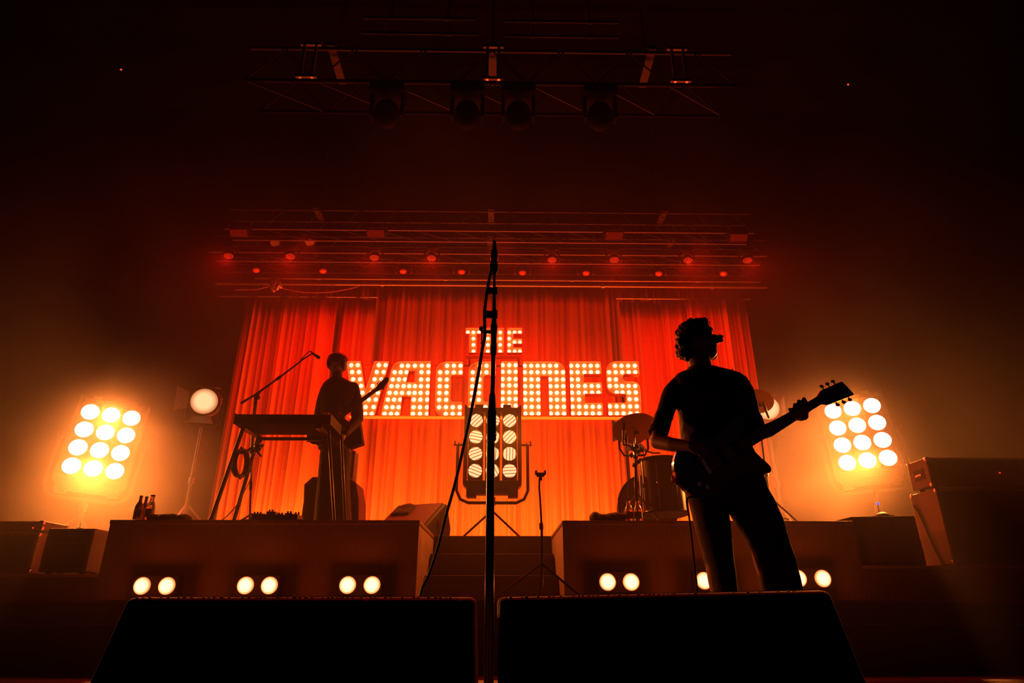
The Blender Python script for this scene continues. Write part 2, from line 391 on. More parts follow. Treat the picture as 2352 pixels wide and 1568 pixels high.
letter('slanted bulb letter A with small square hole, second letter of the big lower word', A_,
       [[(632,1450),(800,740)] + arc((815,700),(850,610),(960,608)) + [(1412,608),(1385,1450),(1078,1450),(1105,1160),(990,1150),(930,1450)],
        [(1075,768),(1035,932),(1155,932),(1165,768)]],
       rows({668:(962,1056,1162,1268,1372),768:(848,942,1033,1263,1370),880:(820,915,1010,1258,1363),983:(800,893,988,1076,1162,1256,1362),1087:(772,867,962,1070,1157,1250,1357),
             1192:(745,840,936,1146,1247,1353),1308:(720,816,910,1141,1240,1350),1412:(694,792,885,1132,1240,1348)}), group=GR)
COUT = [[(1915,612)] + arc((1640,612),(1490,640),(1482,770)) + arc((1468,1320),(1475,1445),(1570,1450)) + [(1895,1450),(1900,1235)] + arc((1770,1232),(1725,1228),(1722,1180)) + arc((1728,880),(1728,832),(1770,830)) + [(1905,828)]]
CB = rows({668:(1660,1764,1868),770:(1552,1658,1762,1867),881:(1549,1655),985:(1545,1652),1088:(1540,1648),1194:(1537,1645),1308:(1535,1641,1747,1855),1413:(1638,1745,1852)})
letter('bulb letter C standing between the slanted A and the other C', A_, COUT, CB, group=GR)
letter('bulb letter C half covered by the microphone stand and the centre light pod', A_, COUT, CB, dx=504, group=GR)
letter('straight bulb letter I three bulbs wide, right of the microphone stand', B_, [[(190,577),(442,577),(445,1370),(190,1370)]],
       [(x, y) for y in (624,720,826,920,1020,1118,1215,1320) for x in (219,317,410)], group=GR)
letter('bulb letter N shaped like an arch with one rounded shoulder', B_,
       [[(512,577)] + arc((970,577),(1110,590),(1135,720)) + [(1155,1370),(892,1370),(885,800),(772,800),(778,1370),(515,1370)]],
       rows({632:(543,637,729,819,911,1002),727:(543,637,729,822,911,1006,1101),833:(546,640,737,912,1008,1102),930:(547,641,737,916,1009,1104),1028:(548,642,740,918,1011,1108),1128:(549,643,742,920,1014,1111),1232:(550,644,744,922,1017,1114),1332:(551,645,745,923,1019,1116)}), group=GR)
letter('large bulb letter E between the arched N and the S', B_,
       [[(1190,577),(1655,577),(1657,768),(1405,768),(1412,883),(1668,883),(1672,1055),(1420,1055),(1425,1180),(1680,1180),(1688,1370),(1207,1370)]],
       rows({632:(1220,1313,1412,1507,1602),727:(1222,1315,1415,1509,1607),833:(1226,1320),928:(1229,1325,1424,1521,1616),1025:(1231,1329,1427,1525,1620),1125:(1234,1335),1230:(1239,1338,1437,1536,1631),1330:(1242,1340,1438,1536,1633)}), group=GR)
letter('bulb letter S at the right end of the big lower word, above the cymbal', B_,
       [[(2203,577)] + arc((1850,577),(1730,590),(1722,715)) + arc((1728,920),(1740,1050),(1850,1053)) + arc((1980,1055),(2012,1060),(2012,1095)) + arc((2012,1140),(2012,1178),(1980,1180)) + [(1750,1180),(1750,1370),(2240,1370),(2245,1200)] + arc((2228,980),(2215,872),(2110,868)) + arc((2040,868),(1978,865),(1978,818)) + arc((1978,805),(1985,770),(2010,768)) + [(2212,768)]],
       rows({632:(1860,1956,2053,2150),727:(1775,1870,1965,2061,2157),832:(1780,1874),928:(1786,1880,1965,2060,2155),1022:(1887,1971,2067,2165),1121:(2073,2171),1226:(1786,1884,1981,2081,2180),1330:(1793,1890,1987,2087,2187)}), group=GR)
GT = 'light-bulb letters of the small upper word'
letter('small bulb letter T, first letter of the short upper word', T_, [[(362,1172),(550,1172),(550,1245),(500,1245),(500,1472),(403,1472),(403,1245),(362,1245)]],
       rows({1217:(390,457,523),1292:(457,),1367:(457,),1445:(457,)}), 0.88, group=GT)
letter('small bulb letter H crossed by the microphone stand', T_, [[(583,1172),(672,1172),(672,1285),(740,1285),(740,1172),(827,1172),(827,1472),(740,1472),(740,1355),(672,1355),(672,1472),(583,1472)]],
       rows({1217:(630,778),1292:(630,778),1330:(704,),1367:(630,778),1445:(630,778)}), 0.88, group=GT)
letter('small bulb letter E at the right end of the short upper word', T_, [[(858,1172),(1043,1172),(1043,1245),(940,1245),(940,1302),(1043,1302),(1043,1365),(940,1365),(940,1408),(1043,1408),(1043,1472),(858,1472)]],
       rows({1217:(885,950,1015),1292:(885,),1335:(950,1015),1367:(885,),1445:(885,952,1015)}), 0.88, group=GT)
# the frame that carries them
zt = P(1130, 955.5, SY).z; xa = P(800, 957, SY).x; xb = P(1480, 957, SY).x
t = thing('sign_frame', 'orange metal frame and long bottom rail holding up the lit letters', 'frame', ((xa+xb)/2, SY, RZ))
MB().box2((xa, SY-0.03, zt-0.013), (xb, SY+0.12, zt)).build('bottom_rail', RIM, t, bevel=0.004)
zr = P(900, 839, SY+0.11).z
MB().box2((xa, SY+0.11, zr-0.012), (xb, SY+0.135, zr+0.012)).build('back_rail', RIM, t)
z2 = P(1135, 815, SY).z; x2, x3 = T_(362, 0)[0], T_(1043, 0)[0]; x2, x3 = P(x2, 815, SY).x, P(x3, 815, SY).x
MB().box2((x2, SY-0.02, z2-0.02), (x3, SY+0.12, z2)).build('upper_rail', RIM, t)
for x in (x2+0.05, (x2+x3)/2, x3-0.05): MB().box2((x-0.012, SY+0.112, zr), (x+0.012, SY+0.136, z2)).build('upright', FACE, t)
for x in (P(808, 960, SY).x, P(1440, 960, SY).x): MB().box2((x-0.02, SY+0.135, RZ), (x+0.02, SY+0.165, zr)).build('upright', DARKRIG, t)
def PYZ(px, Y, z):
    """the point at height z and depth Y that is seen in picture column px"""
    tn = (z - CAM.z)/Y
    v = (tn*math.cos(PITCH) - math.sin(PITCH))/(math.cos(PITCH) + tn*math.sin(PITCH))
    return P(px, 784 - F*v, Y)

# ================================================================ light pods (twelve lamps each)
LAMP_HOT = emit('lamp_hot', (1.0, 0.84, 0.60), 5.5, sample='NONE')
LAMP_CREAM = emit('lamp_cream', (1.0, 0.98, 0.50), 1.3, flutes=10.0, sample='NONE')
PIT = 0.172
def disc_mesh(name, m, r, dome=0.012):
    return MB().lathe([(r, 0.01), (r, 0.0), (r*0.8, -dome*0.55), (r*0.45, -dome*0.9), (0.0005, -dome)], axis=(0, 1, 0), n=28).mesh(name, m)
lamp_hot = disc_mesh('lamp', LAMP_HOT, 0.0875); lamp_cream = disc_mesh('lamp', LAMP_CREAM, 0.069)
HOUS = mat('pod_housing', (0.10, 0.055, 0.04), 0.5, 0.2, var=0.15)
def pod(label, c, yaw, tilt, roll, lamp, floor_z, rnd=1, pitch=PIT):
    t = thing('light_pod', label, 'stage light', (c.x, c.y, floor_z), 'twelve-lamp light pods on stands')
    Mx = Matrix.Translation(c) @ Matrix.Rotation(R(yaw), 4, 'Z') @ Matrix.Rotation(R(tilt), 4, 'X') @ Matrix.Rotation(R(roll), 4, 'Y')
    W, H = pitch*3, pitch*4
    for k in (-1, 0, 1):                                            # three bars of four lamps with a gap between
        mb = MB(Mx); x = k*pitch; hw = pitch/2 - 0.011
        mb.box((x, 0.09, 0), (hw*2, 0.14, H)); mb.build('lamp_bar', HOUS, t, bevel=0.004)
    rnd = random.Random(rnd)
    for i in range(3):
        for j in range(4):
            p = Mx @ Matrix.Translation(((i-1)*pitch, 0.012, (1.5-j)*pitch)) @ Matrix.Rotation(rnd.uniform(0, 3.14), 4, 'Y')
            inst('lamp', lamp, t, p)
    for s in (-1, 1):
        mb = MB(Mx); mb.prism([[(s*(W/2), -H/2-0.03), (s*(W/2+0.035), -H/2-0.03), (s*(W/2+0.035), H/2+0.085), (s*(W/2), H/2+0.05)]], lambda a, b, y: Vector((a, y, b)), 0.0, 0.18)
        mb.build('side_plate', HOUS, t)
        mb = MB(Mx); mb.lathe([(0.012, 0), (0.012, 0.05), (0.03, 0.05), (0.03, 0.062), (0.008, 0.062), (0.008, 0.11)], (s*(W/2+0.035), 0.09, 0.02), (s, 0, 0), 12)
        mb.box((s*(W/2+0.13), 0.09, 0.035), (0.014, 0.02, 0.05)); mb.build('tilt_knob', BLACKMETAL, t)
    mb = MB(Mx); mb.box((0, 0.09, H/2+0.028), (W, 0.16, 0.05))
    for s in (-1, 1): mb.box((s*pitch*0.85, 0.09, H/2+0.07), (0.085, 0.1, 0.05))
    mb.build('top_cap', HOUS, t, bevel=0.006)
    mb = MB(Mx)
    mb.prism([[(-W/2-0.035, -H/2-0.012), (W/2+0.035, -H/2-0.012), (W/2+0.035, -H/2-0.05), (W/2-0.01, -H/2-0.09), (-W/2+0.01, -H/2-0.09), (-W/2-0.035, -H/2-0.05)]], lambda a, b, y: Vector((a, y, b)), 0.0, 0.18)
    for s in (-1, 1): mb.box((s*pitch*1.2, 0.09, -H/2-0.125), (0.1, 0.12, 0.09))
    mb.box((0, 0.09, -H/2-0.11), (W*0.82, 0.14, 0.06))
    mb.build('base_box', HOUS, t, bevel=0.004)
    # yoke: a tube from one pivot under the pod to the other, upright even when the pod tilts
    My = Matrix.Translation(c) @ Matrix.Rotation(R(yaw), 4, 'Z') @ Matrix.Rotation(R(roll), 4, 'Y')
    yw, yb = W/2 + 0.10, -H/2 - 0.22
    pts = [(-yw, 0.09, 0.02), (-yw, 0.09, yb+0.12), (-yw+0.04, 0.09, yb+0.035), (-yw+0.12, 0.09, yb), (yw-0.12, 0.09, yb), (yw-0.04, 0.09, yb+0.035), (yw, 0.09, yb+0.12), (yw, 0.09, 0.02)]
    MB(My).loft_path(pts, 0.016, 10).build('yoke', BLACKMETAL, t)
    pb = My @ Vector((0, 0.09, yb)); st = MB()
    st.cyl((pb.x, pb.y, floor_z+0.02), pb, 0.024, 0.018, 14); st.cyl((pb.x, pb.y, floor_z+0.35), (pb.x, pb.y, floor_z+0.43), 0.034, 0.034, 14)
    st.build('stand_pole', BLACKMETAL, t)
    for k in range(3):
        a = R(90 + 120*k); e = Vector((pb.x + 0.34*math.cos(a), pb.y + 0.34*math.sin(a), floor_z+0.012))
        MB().loft_path([(pb.x, pb.y, floor_z+0.30), e], 0.011, 8).build('leg', BLACKMETAL, t)
    return t, Mx
pc = P(1131.5, 1021.5, 6.5)
pod('centre light pod of twelve cream fluted lamps behind the microphone stand', pc, 0, 0, 0, lamp_cream, RZ, 3, pitch=M1(1131, 1021, 6.5)*39.0)
pl = P(235, 1012, 7.0); tl, Ml = pod('left light pod of twelve blazing lamps glowing into the haze', pl, 24, -4, 3.5, lamp_hot, RZ, 5, pitch=0.203)
pr = P(1975, 995, 7.0); tr, Mr = pod('right light pod of twelve blazing lamps beside the guitar headstock', pr, -22, -4, -3.5, lamp_hot, RZ, 6, pitch=0.203)
for nm, Mx, s in (('pod_beam', Ml, 1), ('pod_beam', Mr, -1)):
    for z in (0.3045, -0.3045):
        a = Mx @ Vector((0, -0.09, z)); b = a + Vector((s*0.55, -1.0, -0.85))
        light(nm, 'SPOT', a, 640, AMBER, b, spot_size=R(112), spot_blend=0.9, shadow_soft_size=0.07)

for s in (-1, 1):
    a = pc + Vector((s*M1(1131, 1021, 6.5)*39.0, -0.06, M1(1131, 1021, 6.5)*19.5)); light('pod_beam', 'SPOT', a, 150, (1.0, 0.30, 0.03), a + Vector((s*0.4, -1, -0.3)), spot_size=R(150), spot_blend=0.9, shadow_soft_size=0.05)

# ---------------------------------------------------------------- big round lights with barn doors
LENS = emit('fresnel_lens', (1.0, 0.97, 0.48), 1.35, sample='NONE', hot=0.15)
FRES = mat('fresnel_housing', (0.06, 0.045, 0.04), 0.45, 0.3)
FLAP = mat('barn_door_metal', (0.30, 0.20, 0.10), 0.55, 0.2)
def fresnel(label, c, r, yaw, tilt, fz, pole_px, pole_Y):
    t = thing('round_stage_light', label, 'stage light', (c.x, c.y, fz), 'round barn door lights on tall stands')
    Mx = Matrix.Translation(c) @ Matrix.Rotation(R(yaw), 4, 'Z') @ Matrix.Rotation(R(tilt), 4, 'X')
    mb = MB(Mx); mb.lathe([(r*1.13, -0.03), (r*1.16, 0.0), (r*1.16, 0.16), (r*0.95, 0.24), (r*0.5, 0.29)], axis=(0, 1, 0), n=28)
    mb.build('housing', FRES, t)
    mb = MB(Mx)
    for k in range(3): mb.box((r*1.16*math.cos(R(25+k*28)), 0.12, r*1.16*math.sin(R(25+k*28))), (0.04, 0.12, 0.02), Matrix.Rotation(-R(25+k*28-90), 3, 'Y'))
    mb.build('cooling_fin', FRES, t)
    ln = MB().lathe([(r, 0.0), (r*0.8, -0.02), (r*0.4, -0.035), (0.001, -0.04)], axis=(0, 1, 0), n=32).mesh('lens', LENS)
    inst('lens', ln, t, Mx @ Matrix.Translation((0, -0.032, 0)))
    for k, (a, op) in enumerate(((180, 52), (0, 6), (270, 35), (90, 174))):     # four flaps hinged around the lens
        Md = Mx @ Matrix.Rotation(-R(a), 4, 'Y') @ Matrix.Translation((r*1.15, -0.03, 0)) @ Matrix.Rotation(-R(90-op), 4, 'Z')
        MB(Md).prism([[(0, -r*0.62), (r*1.0, -r*0.95), (r*1.0, r*0.95), (0, r*0.62)]], lambda u, v, y: Vector((u, y, v)), 0, 0.006).build('barn_door', FLAP, t)
    yb = -r*1.16 - 0.10
    pts = [(-r*1.25, 0.1, 0), (-r*1.25, 0.1, yb*0.7), (-r*0.9, 0.1, yb), (r*0.9, 0.1, yb), (r*1.25, 0.1, yb*0.7), (r*1.25, 0.1, 0)]
    MB(Matrix.Translation(c) @ Matrix.Rotation(R(yaw), 4, 'Z')).loft_path(pts, 0.014, 8).build('yoke', BLACKMETAL, t)
    b = Matrix.Translation(c) @ Matrix.Rotation(R(yaw), 4, 'Z') @ Vector((0, 0.1, yb))
    mb = MB(); mb.cyl((b.x, b.y, fz+0.02), b, 0.019, 0.014, 12); mb.cyl((b.x, b.y, (fz+b.z)/2), (b.x, b.y, (fz+b.z)/2+0.07), 0.028, 0.028, 12)
    mb.build('stand_pole', STEEL, t)
    for k in range(3):
        a = R(30 + 120*k); MB().loft_path([(b.x, b.y, fz+0.42), (b.x+0.4*math.cos(a), b.y+0.4*math.sin(a), fz+0.012)], 0.010, 8).build('leg', STEEL, t)
    cb = bez([c + Vector((0.10, 0.2, -0.08)), b + Vector((0.12, 0.05, -0.05)), b + Vector((0.05, 0.02, -0.25)), b + Vector((0.022, 0, -0.5)), Vector((b.x+0.03, b.y, fz+0.03))], 6)
    MB().loft_path(cb, 0.006, 6).build('power_cable', RUBBER, t)
    return Mx
f1 = fresnel('round cream light with barn doors left of the curtain, beside the keyboard', P(470, 922, 6.9), 0.140, 18, 10, RZ, 0, 0)
fresnel('round cream light with barn doors hidden behind the upright cymbal', P(1456, 990, 6.9), 0.125, -4, 10, RZ, 0, 0)
fresnel('round cream light with barn doors behind the guitarist\'s raised arm', P(1762, 938, 6.9), 0.125, -12, 10, RZ, 0, 0)

# ---------------------------------------------------------------- two-lamp footlights in front of the risers
FOOT = emit('footlight_lens', (1.0, 0.66, 0.30), 3.2, sample='NONE', hot=0.058)
foot_lamp = disc_mesh('lamp', FOOT, 0.057, 0.014)
FY = 4.72
side_words = ('left riser, nearest the left end', 'left riser, in its middle', 'left riser, nearest the steps', 'right riser, nearest the steps', 'right riser, behind the guitarist\'s legs', 'right riser, at its right end')
for (xa_, xb_, py), sw in zip(((325, 382, 1345), (563, 618, 1344), (798, 854, 1343), (1396, 1450, 1336), (1618, 1672, 1333), (1835, 1891, 1328)), side_words):
    a, b = P(xa_, py, FY), P(xb_, py, FY); c = (a + b)/2
    t = thing('twin_footlight', 'twin-lamp footlight in front of the ' + sw, 'stage light', (c.x, FY, 0.414), 'twin footlights along the risers')
    hw = (b.x - a.x)/2 + 0.072
    MB().box2((c.x-hw, FY+0.01, c.z-0.072), (c.x+hw, FY+0.085, c.z+0.072)).build('housing', mat('footlight_housing', (0.004, 0.003, 0.003), 0.95, spec=0.05), t, bevel=0.008)
    for p in (a, b): inst('lamp', foot_lamp, t, Matrix.Translation((p.x, FY+0.004, c.z)))
    MB().box2((c.x-0.05, FY+0.02, 0.414), (c.x+0.05, FY+0.07, c.z-0.066)).build('foot', BLACKMETAL, t)
    for p in (a, b): light('footlight_beam', 'POINT', (p.x, FY-0.05, c.z), 1.9, (1.0, 0.12, 0.010), shadow_soft_size=0.035)

# ================================================================ amplifiers and cases
def cabinet(name, label, cat, lo, hi, rotz=0, grille=True, corners=True, side_handle=0, feet=True, led=None, panel=False, group=None, color=TOLEX, rock=0):
    c = [(a+b)/2 for a, b in zip(lo, hi)]; t = thing(name, label, cat, (c[0], c[1], lo[2]), group)
    Mx = Matrix.Translation((c[0], c[1], lo[2])) @ Matrix.Rotation(R(rotz), 4, 'Z') @ Matrix.Rotation(R(rock), 4, 'Y')
    w_, d_, h_ = (hi[i]-lo[i] for i in range(3)); f = 0.018 if feet else 0
    MB(Mx).box2((-w_/2, -d_/2, f), (w_/2, d_/2, h_)).build('body', color, t, bevel=0.008)
    if grille: MB(Mx).box2((-w_/2+0.025, -d_/2-0.006, f+0.025), (w_/2-0.025, -d_/2+0.01, h_-(0.11 if panel else 0.025))).build('grille', mat('grille_cloth', (0.03, 0.022, 0.02), 0.9, var=0.4, scale=200), t)
    if panel:
        MB(Mx).box2((-w_/2+0.025, -d_/2-0.008, h_-0.095), (w_/2-0.025, -d_/2+0.01, h_-0.02)).build('control_panel', BLACKMETAL, t)
        for k in range(6): MB(Mx).lathe([(0.012, 0), (0.010, -0.02)], (-w_/2+0.1+k*(w_-0.2)/5, -d_/2-0.008, h_-0.057), (0, 1, 0), 10).build('knob', RUBBER, t)
    if corners:
        for sx in (-1, 1):
            for z in (f, h_): MB(Mx).box((sx*(w_/2-0.014), -d_/2+0.014, z + (0.014 if z == f else -0.014)), (0.036, 0.036, 0.036)).build('corner_guard', CHROME, t, bevel=0.008)
            MB(Mx).box((sx*(w_/2-0.014), d_/2-0.014, h_-0.014), (0.036, 0.036, 0.036)).build('corner_guard', CHROME, t, bevel=0.008)
    if side_handle:
        mb = MB(Mx); x = side_handle*(w_/2+0.001)
        mb.box((x, 0, h_*0.52), (0.006, 0.13, 0.085)); mb.build('handle_cup', BLACK, t)
        MB(Mx).box((x + side_handle*0.006, 0, h_*0.50), (0.012, 0.085, 0.02)).build('handle', CHROME, t, bevel=0.004)
    if feet:
        for sx in (-1, 1):
            for sy in (-1, 1): MB(Mx).lathe([(0.02, 0), (0.018, f+0.002)], (sx*(w_/2-0.05), sy*(d_/2-0.05), 0), n=12).build('rubber_foot', RUBBER, t)
    if led: MB(Mx).ell((led[0], -d_/2-0.010, led[1]), 0.006, None, 8, 6).build('power_light', emit('red_led', (1.0, 0.05, 0.03), 1.2), t)
    return t
# right: combo head on a tall cabinet, lit side towards the stage
xr = P(2170, 1208, 5.0).x
cabinet('speaker_cabinet', 'tall black speaker cabinet at far right, its lit side facing the stage', 'speaker cabinet', (xr, 5.0, ZR), (xr+0.80, 5.34, P(2157, 1121, 5.0).z))
zc = P(2157, 1121, 5.0).z
cabinet('amplifier_head', 'black amplifier head with chrome corners on the tall right cabinet', 'amplifier', (xr-0.005, 5.02, zc+0.003), (xr+0.80, 5.28, P(2135, 1049, 5.0).z), side_handle=-1, panel=True, grille=False, led=(0.15, 0.12))
# cable down its side
pts = [P(2112, 1160, 5.30), P(2120, 1180, 5.25), P(2150, 1225, 5.2), P(2140, 1262, 5.16), P(2146, 1290, 5.12)]
pts = [Vector((xr-0.012, p.y, p.z)) for p in pts] + [Vector((xr-0.03, 5.1, ZR+0.008))]
tag(MB().loft_path(bez(pts, 6), 0.008, 8).build('speaker_cable', RUBBER, at=pts[-1]), 'black cable hanging down the lit side of the right cabinet', 'cable')
x0 = P(1960, 1187, RY).x; x1 = P(2112, 1178, RY).x; zt_ = P(2030, 1183, RY).z
cabinet('road_case', 'dark road case between the right riser and the amplifier stack', 'case', (x0+0.01, RY+0.05, ZR), (x1, RY+0.50, zt_), grille=False, corners=False, rock=-1.2, color=SKIRT, feet=False)
# small wireless receiver with a blue light on top of the case
q = P(2020, 1178, RY+0.25); t = thing('wireless_receiver', 'small radio receiver with a blue light on the dark road case', 'receiver', (q.x, q.y, zt_+0.006))
MB().box2((q.x-0.045, q.y-0.05, zt_+0.006), (q.x+0.085, q.y+0.06, zt_+0.030)).build('body', BLACK, t, bevel=0.004)
MB().loft_path([(q.x, q.y, zt_+0.028), (q.x, q.y, zt_+0.115)], 0.003, 6).build('antenna', BLACKMETAL, t)
MB().ell((q.x, q.y-0.004, zt_+0.12), 0.011, None, 10, 8).build('blue_light', emit('blue_led', (0.03, 0.10, 1.0), 2.2), t)
MB().lathe([(0.05, 0), (0.046, 0.012), (0.02, 0.026)], (q.x+0.02, q.y, zt_+0.028), n=16).build('cap', mat('violet_plastic', (0.2, 0.06, 0.2), 0.5), t)
# left: amplifier head on a cabinet running out of the picture, and a small combo beside it
xe = P(100, 1195, 5.25).x; zh = P(100, 1196, 5.25).z; zm = P(90, 1223, 5.25).z
cabinet('speaker_cabinet', 'black speaker cabinet at the far left edge under a flat amplifier head', 'speaker cabinet', (xe-0.75, 5.25, ZL), (xe-0.005, 5.62, zm-0.002), side_handle=1)
cabinet('amplifier_head', 'flat black amplifier head with a red light at the far left edge', 'amplifier', (xe-0.74, 5.25, zm), (xe, 5.58, zh), grille=False, led=(0.31, 0.035), feet=True)
xc0, xc1 = P(112, 1213, 5.0).x, P(219, 1213, 5.0).x
cabinet('combo_amplifier', 'small black combo amplifier at left, its right side lit orange', 'amplifier', (xc0, 5.0, ZL), (xc1, 5.24, P(219, 1213, 5.0).z), panel=True, corners=False)
q = P(186, 1211, 5.1); t = thing('tuner_box', 'tiny metal box with a short aerial on the small left combo amplifier', 'box', (q.x, 5.1, P(219, 1213, 5.0).z))
z0 = P(219, 1213, 5.0).z
MB().box2((q.x-0.022, 5.08, z0), (q.x+0.022, 5.12, z0+0.014)).build('body', CHROME, t, bevel=0.003)
MB().loft_path([(q.x-0.01, 5.1, z0+0.012), (q.x-0.012, 5.1, z0+0.05)], 0.002, 6).build('aerial', BLACKMETAL, t)

# behind the keyboard player: cabinet with sloping shoulders and an upright case
Yk = 6.75
def to_k(px, py): q = P(px, py, Yk); return (q.x, q.z)
t = thing('bass_cabinet', 'dark cabinet with sloping shoulders behind the keyboard player\'s legs', 'speaker cabinet', (P(762, 1195, Yk).x, Yk, RZ))
ol = [to_k(697, 1150), to_k(698, 1112), to_k(717, 1095), to_k(800, 1094), to_k(818, 1108), to_k(824, 1150)]
ol = [(ol[0][0]-0.01, RZ+0.02)] + ol + [(ol[-1][0]+0.03, RZ+0.02)]
MB().prism([ol], lambda a, b, y: Vector((a, Yk+y, b)), 0.0, 0.38).build('body', TOLEX, t, bevel=0.008)
cx_ = sum(p[0] for p in ol)/len(ol); cz_ = sum(p[1] for p in ol)/len(ol)
MB().prism([[(cx_+(a-cx_)*0.88, cz_+(b-cz_)*0.88) for a, b in ol]], lambda a, b, y: Vector((a, Yk+y, b)), -0.008, 0.01).build('grille', _m['grille_cloth'], t)
MB().box2((ol[0][0]+0.03, Yk+0.03, RZ), (ol[-1][0]-0.03, Yk+0.35, RZ+0.02)).build('plinth', RUBBER, t)
xu0, xu1 = P(745, 1040, 7.25).x, P(816, 1036, 7.25).x
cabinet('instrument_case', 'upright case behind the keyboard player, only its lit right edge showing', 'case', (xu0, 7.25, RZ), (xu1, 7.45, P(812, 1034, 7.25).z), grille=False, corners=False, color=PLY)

# ---------------------------------------------------------------- floor monitors
def monitor(label, prof, x0, x1, Mx, grille_seg, group, handle_x=1):
    """wedge: profile in (y, z) swept along x"""
    c = Mx @ Vector(((x0+x1)/2, prof[0][0], 0)); t = thing('floor_monitor', label, 'floor monitor', (c.x, c.y, 0 if Mx.translation.z < 0.5 else RZ), group)
    mb = MB(Mx); mb.prism([prof], lambda y, z, x: Vector((x, y, z)), x0, x1)
    o = mb.build('cabinet', CARPETED, t, bevel=0.016); o.modifiers['bevel'].segments = 3
    a, b = Vector((0, *grille_seg[0])), Vector((0, *grille_seg[1])); nrm = (b - a).cross(Vector((1, 0, 0))).normalized()
    mid = (a+b)/2
    if (mid + nrm - Vector((0, sum(p[0] for p in prof)/len(prof), sum(p[1] for p in prof)/len(prof)))).length < (mid - nrm - Vector((0, sum(p[0] for p in prof)/len(prof), sum(p[1] for p in prof)/len(prof)))).length: nrm = -nrm
    rot = Matrix((Vector((1, 0, 0)), (b-a).normalized(), Vector((1, 0, 0)).cross((b-a).normalized()))).transposed()
    MB(Mx).box(mid + Vector(((x0+x1)/2, 0, 0)) + nrm*0.006, (x1-x0-0.05, (b-a).length*0.94, 0.014), rot).build('grille', mat('monitor_grille', (0.10, 0.075, 0.06), 0.6, 0.2, var=0.3, scale=180, bump=0.3), t)
    py_ = sum(p[0] for p in prof)/len(prof); pz_ = sum(p[1] for p in prof)/len(prof)
    for s, x in ((-1, x0), (1, x1)):
        MB(Mx).box((x + s*0.002, py_, pz_*0.9), (0.008, 0.13, 0.06)).build('handle_cup', BLACK, t)
        MB(Mx).box((x + s*0.008, py_, pz_*0.88), (0.012, 0.09, 0.016)).build('handle', BLACKMETAL, t)
    return t
GM = 'floor monitors at the stage front'
TOPZ = P(700, 1372, 1.45).z
prof = [(1.262, 0.012), (1.452, TOPZ), (1.50, TOPZ+0.002), (1.86, 0.10), (1.86, 0.012)]
def wx(px): return P(px, 1371, 1.452).x
def mon_front(label, px0, px1, rock, pivot, seed):
    x0, x1 = wx(px0), wx(px1)
    Mx = Matrix.Translation((pivot(x0, x1), 0, 0)) @ Matrix.Rotation(R(rock), 4, 'Y') @ Matrix.Translation((-pivot(x0, x1), 0, 0))
    t = monitor(label, prof, x0, x1, Mx, ((1.50, TOPZ+0.002), (1.86, 0.10)), GM)
    rnd = random.Random(seed); mb = MB(Mx)               # worn, ragged seam of the cover along the back top edge
    x = x0 + 0.02
    while x < x1 - 0.02:
        if rnd.random() < 0.75: mb.ell((x, 1.460, TOPZ + 0.0005), (rnd.uniform(0.0018, 0.0045), 0.005, rnd.uniform(0.0008, 0.002)), None, 8, 5)
        x += rnd.uniform(0.008, 0.016)
    o = mb.build('cover_seam', CARPETED, t); o['kind'] = 'stuff'
    for s in (x0+0.06, x1-0.06):
        for y in (1.33, 1.80): MB(Mx).lathe([(0.018, -0.001), (0.016, 0.014)], (s, y, 0.0), n=10).build('rubber_foot', RUBBER, t)
mon_front('black floor monitor at the front left of the microphone stand, seen from behind', 287, 1094, 0.0, lambda a, b: a, 3)
mon_front('black floor monitor at the front right, tilted up slightly, before the guitarist', 1150, 1922, -1.15, lambda a, b: a, 4)
# monitor on the back platform, facing left
mp = PYZ(962, 6.02, RZ); Mm = Matrix.Translation((-0.84, 6.22, RZ)) @ Matrix.Rotation(R(-24), 4, 'Z')
monitor('floor monitor on the back platform by the steps, its sloping front lit orange', [(-0.22, 0.004), (-0.22, 0.06), (0.16, 0.325), (0.20, 0.31), (0.28, 0.10), (0.26, 0.004)], -0.27, 0.27, Mm, ((-0.22, 0.06), (0.16, 0.325)), GM)
tw = thing('folded_towel', 'dark towel folded over the top of the back monitor', 'towel', Mm @ Vector((-0.12, 0.08, 0.28)))
mb = MB(Mm); mb.box((-0.12, 0.035, 0.262), (0.20, 0.16, 0.03), Matrix.Rotation(R(35), 3, 'X')); mb.ell((-0.12, 0.10, 0.30), (0.10, 0.06, 0.03), Matrix.Rotation(R(30), 3, 'X'))
union(mb, 'cloth', TOWEL, tw, 0.008, 3, (0.012, 0.06))

# ================================================================ front microphone stand
SYm = 2.05
def s_(px, py): return P(px, py, SYm)
base = PYZ(1121, SYm, 0.0)
t = thing('microphone_stand', 'tall black straight microphone stand in the centre foreground', 'microphone stand', (base.x, SYm, 0))
mb = MB(); mb.lathe([(0.135, 0), (0.135, 0.012), (0.12, 0.02), (0.03, 0.028), (0.022, 0.05)], (base.x, SYm, 0), n=32); mb.build('round_base', BLACKMETAL, t)
k = M1(1130, 1000, SYm)
MB().loft_path([base + Vector((0, 0, 0.03)), s_(1127, 1015)], [10.5*k, 9.0*k], 16).build('lower_tube', mat('stand_tube', (0.10, 0.09, 0.09), 0.22, 0.9, var=0.1), t)
MB().loft_path([s_(1128.5, 1012), s_(1129, 985), s_(1129, 955), s_(1130, 935), s_(1131, 905)], [9.5*k, 10.2*k, 10.6*k, 8.8*k, 6.8*k], 16).build('clutch', RUBBER, t)
kn = MB()
for q in range(9): kn.lathe([(10.4*k, 0), (10.9*k, 0.004), (10.4*k, 0.008)], s_(1129, 1010 - q*7.5), n=16)
kn.build('grip_ring', RUBBER, t)
MB().loft_path([s_(1130.6, 912), s_(1132, 880), s_(1133, 812)], [5.6*k, 5.2*k, 5.0*k], 14).build('upper_tube', _m['stand_tube'], t)
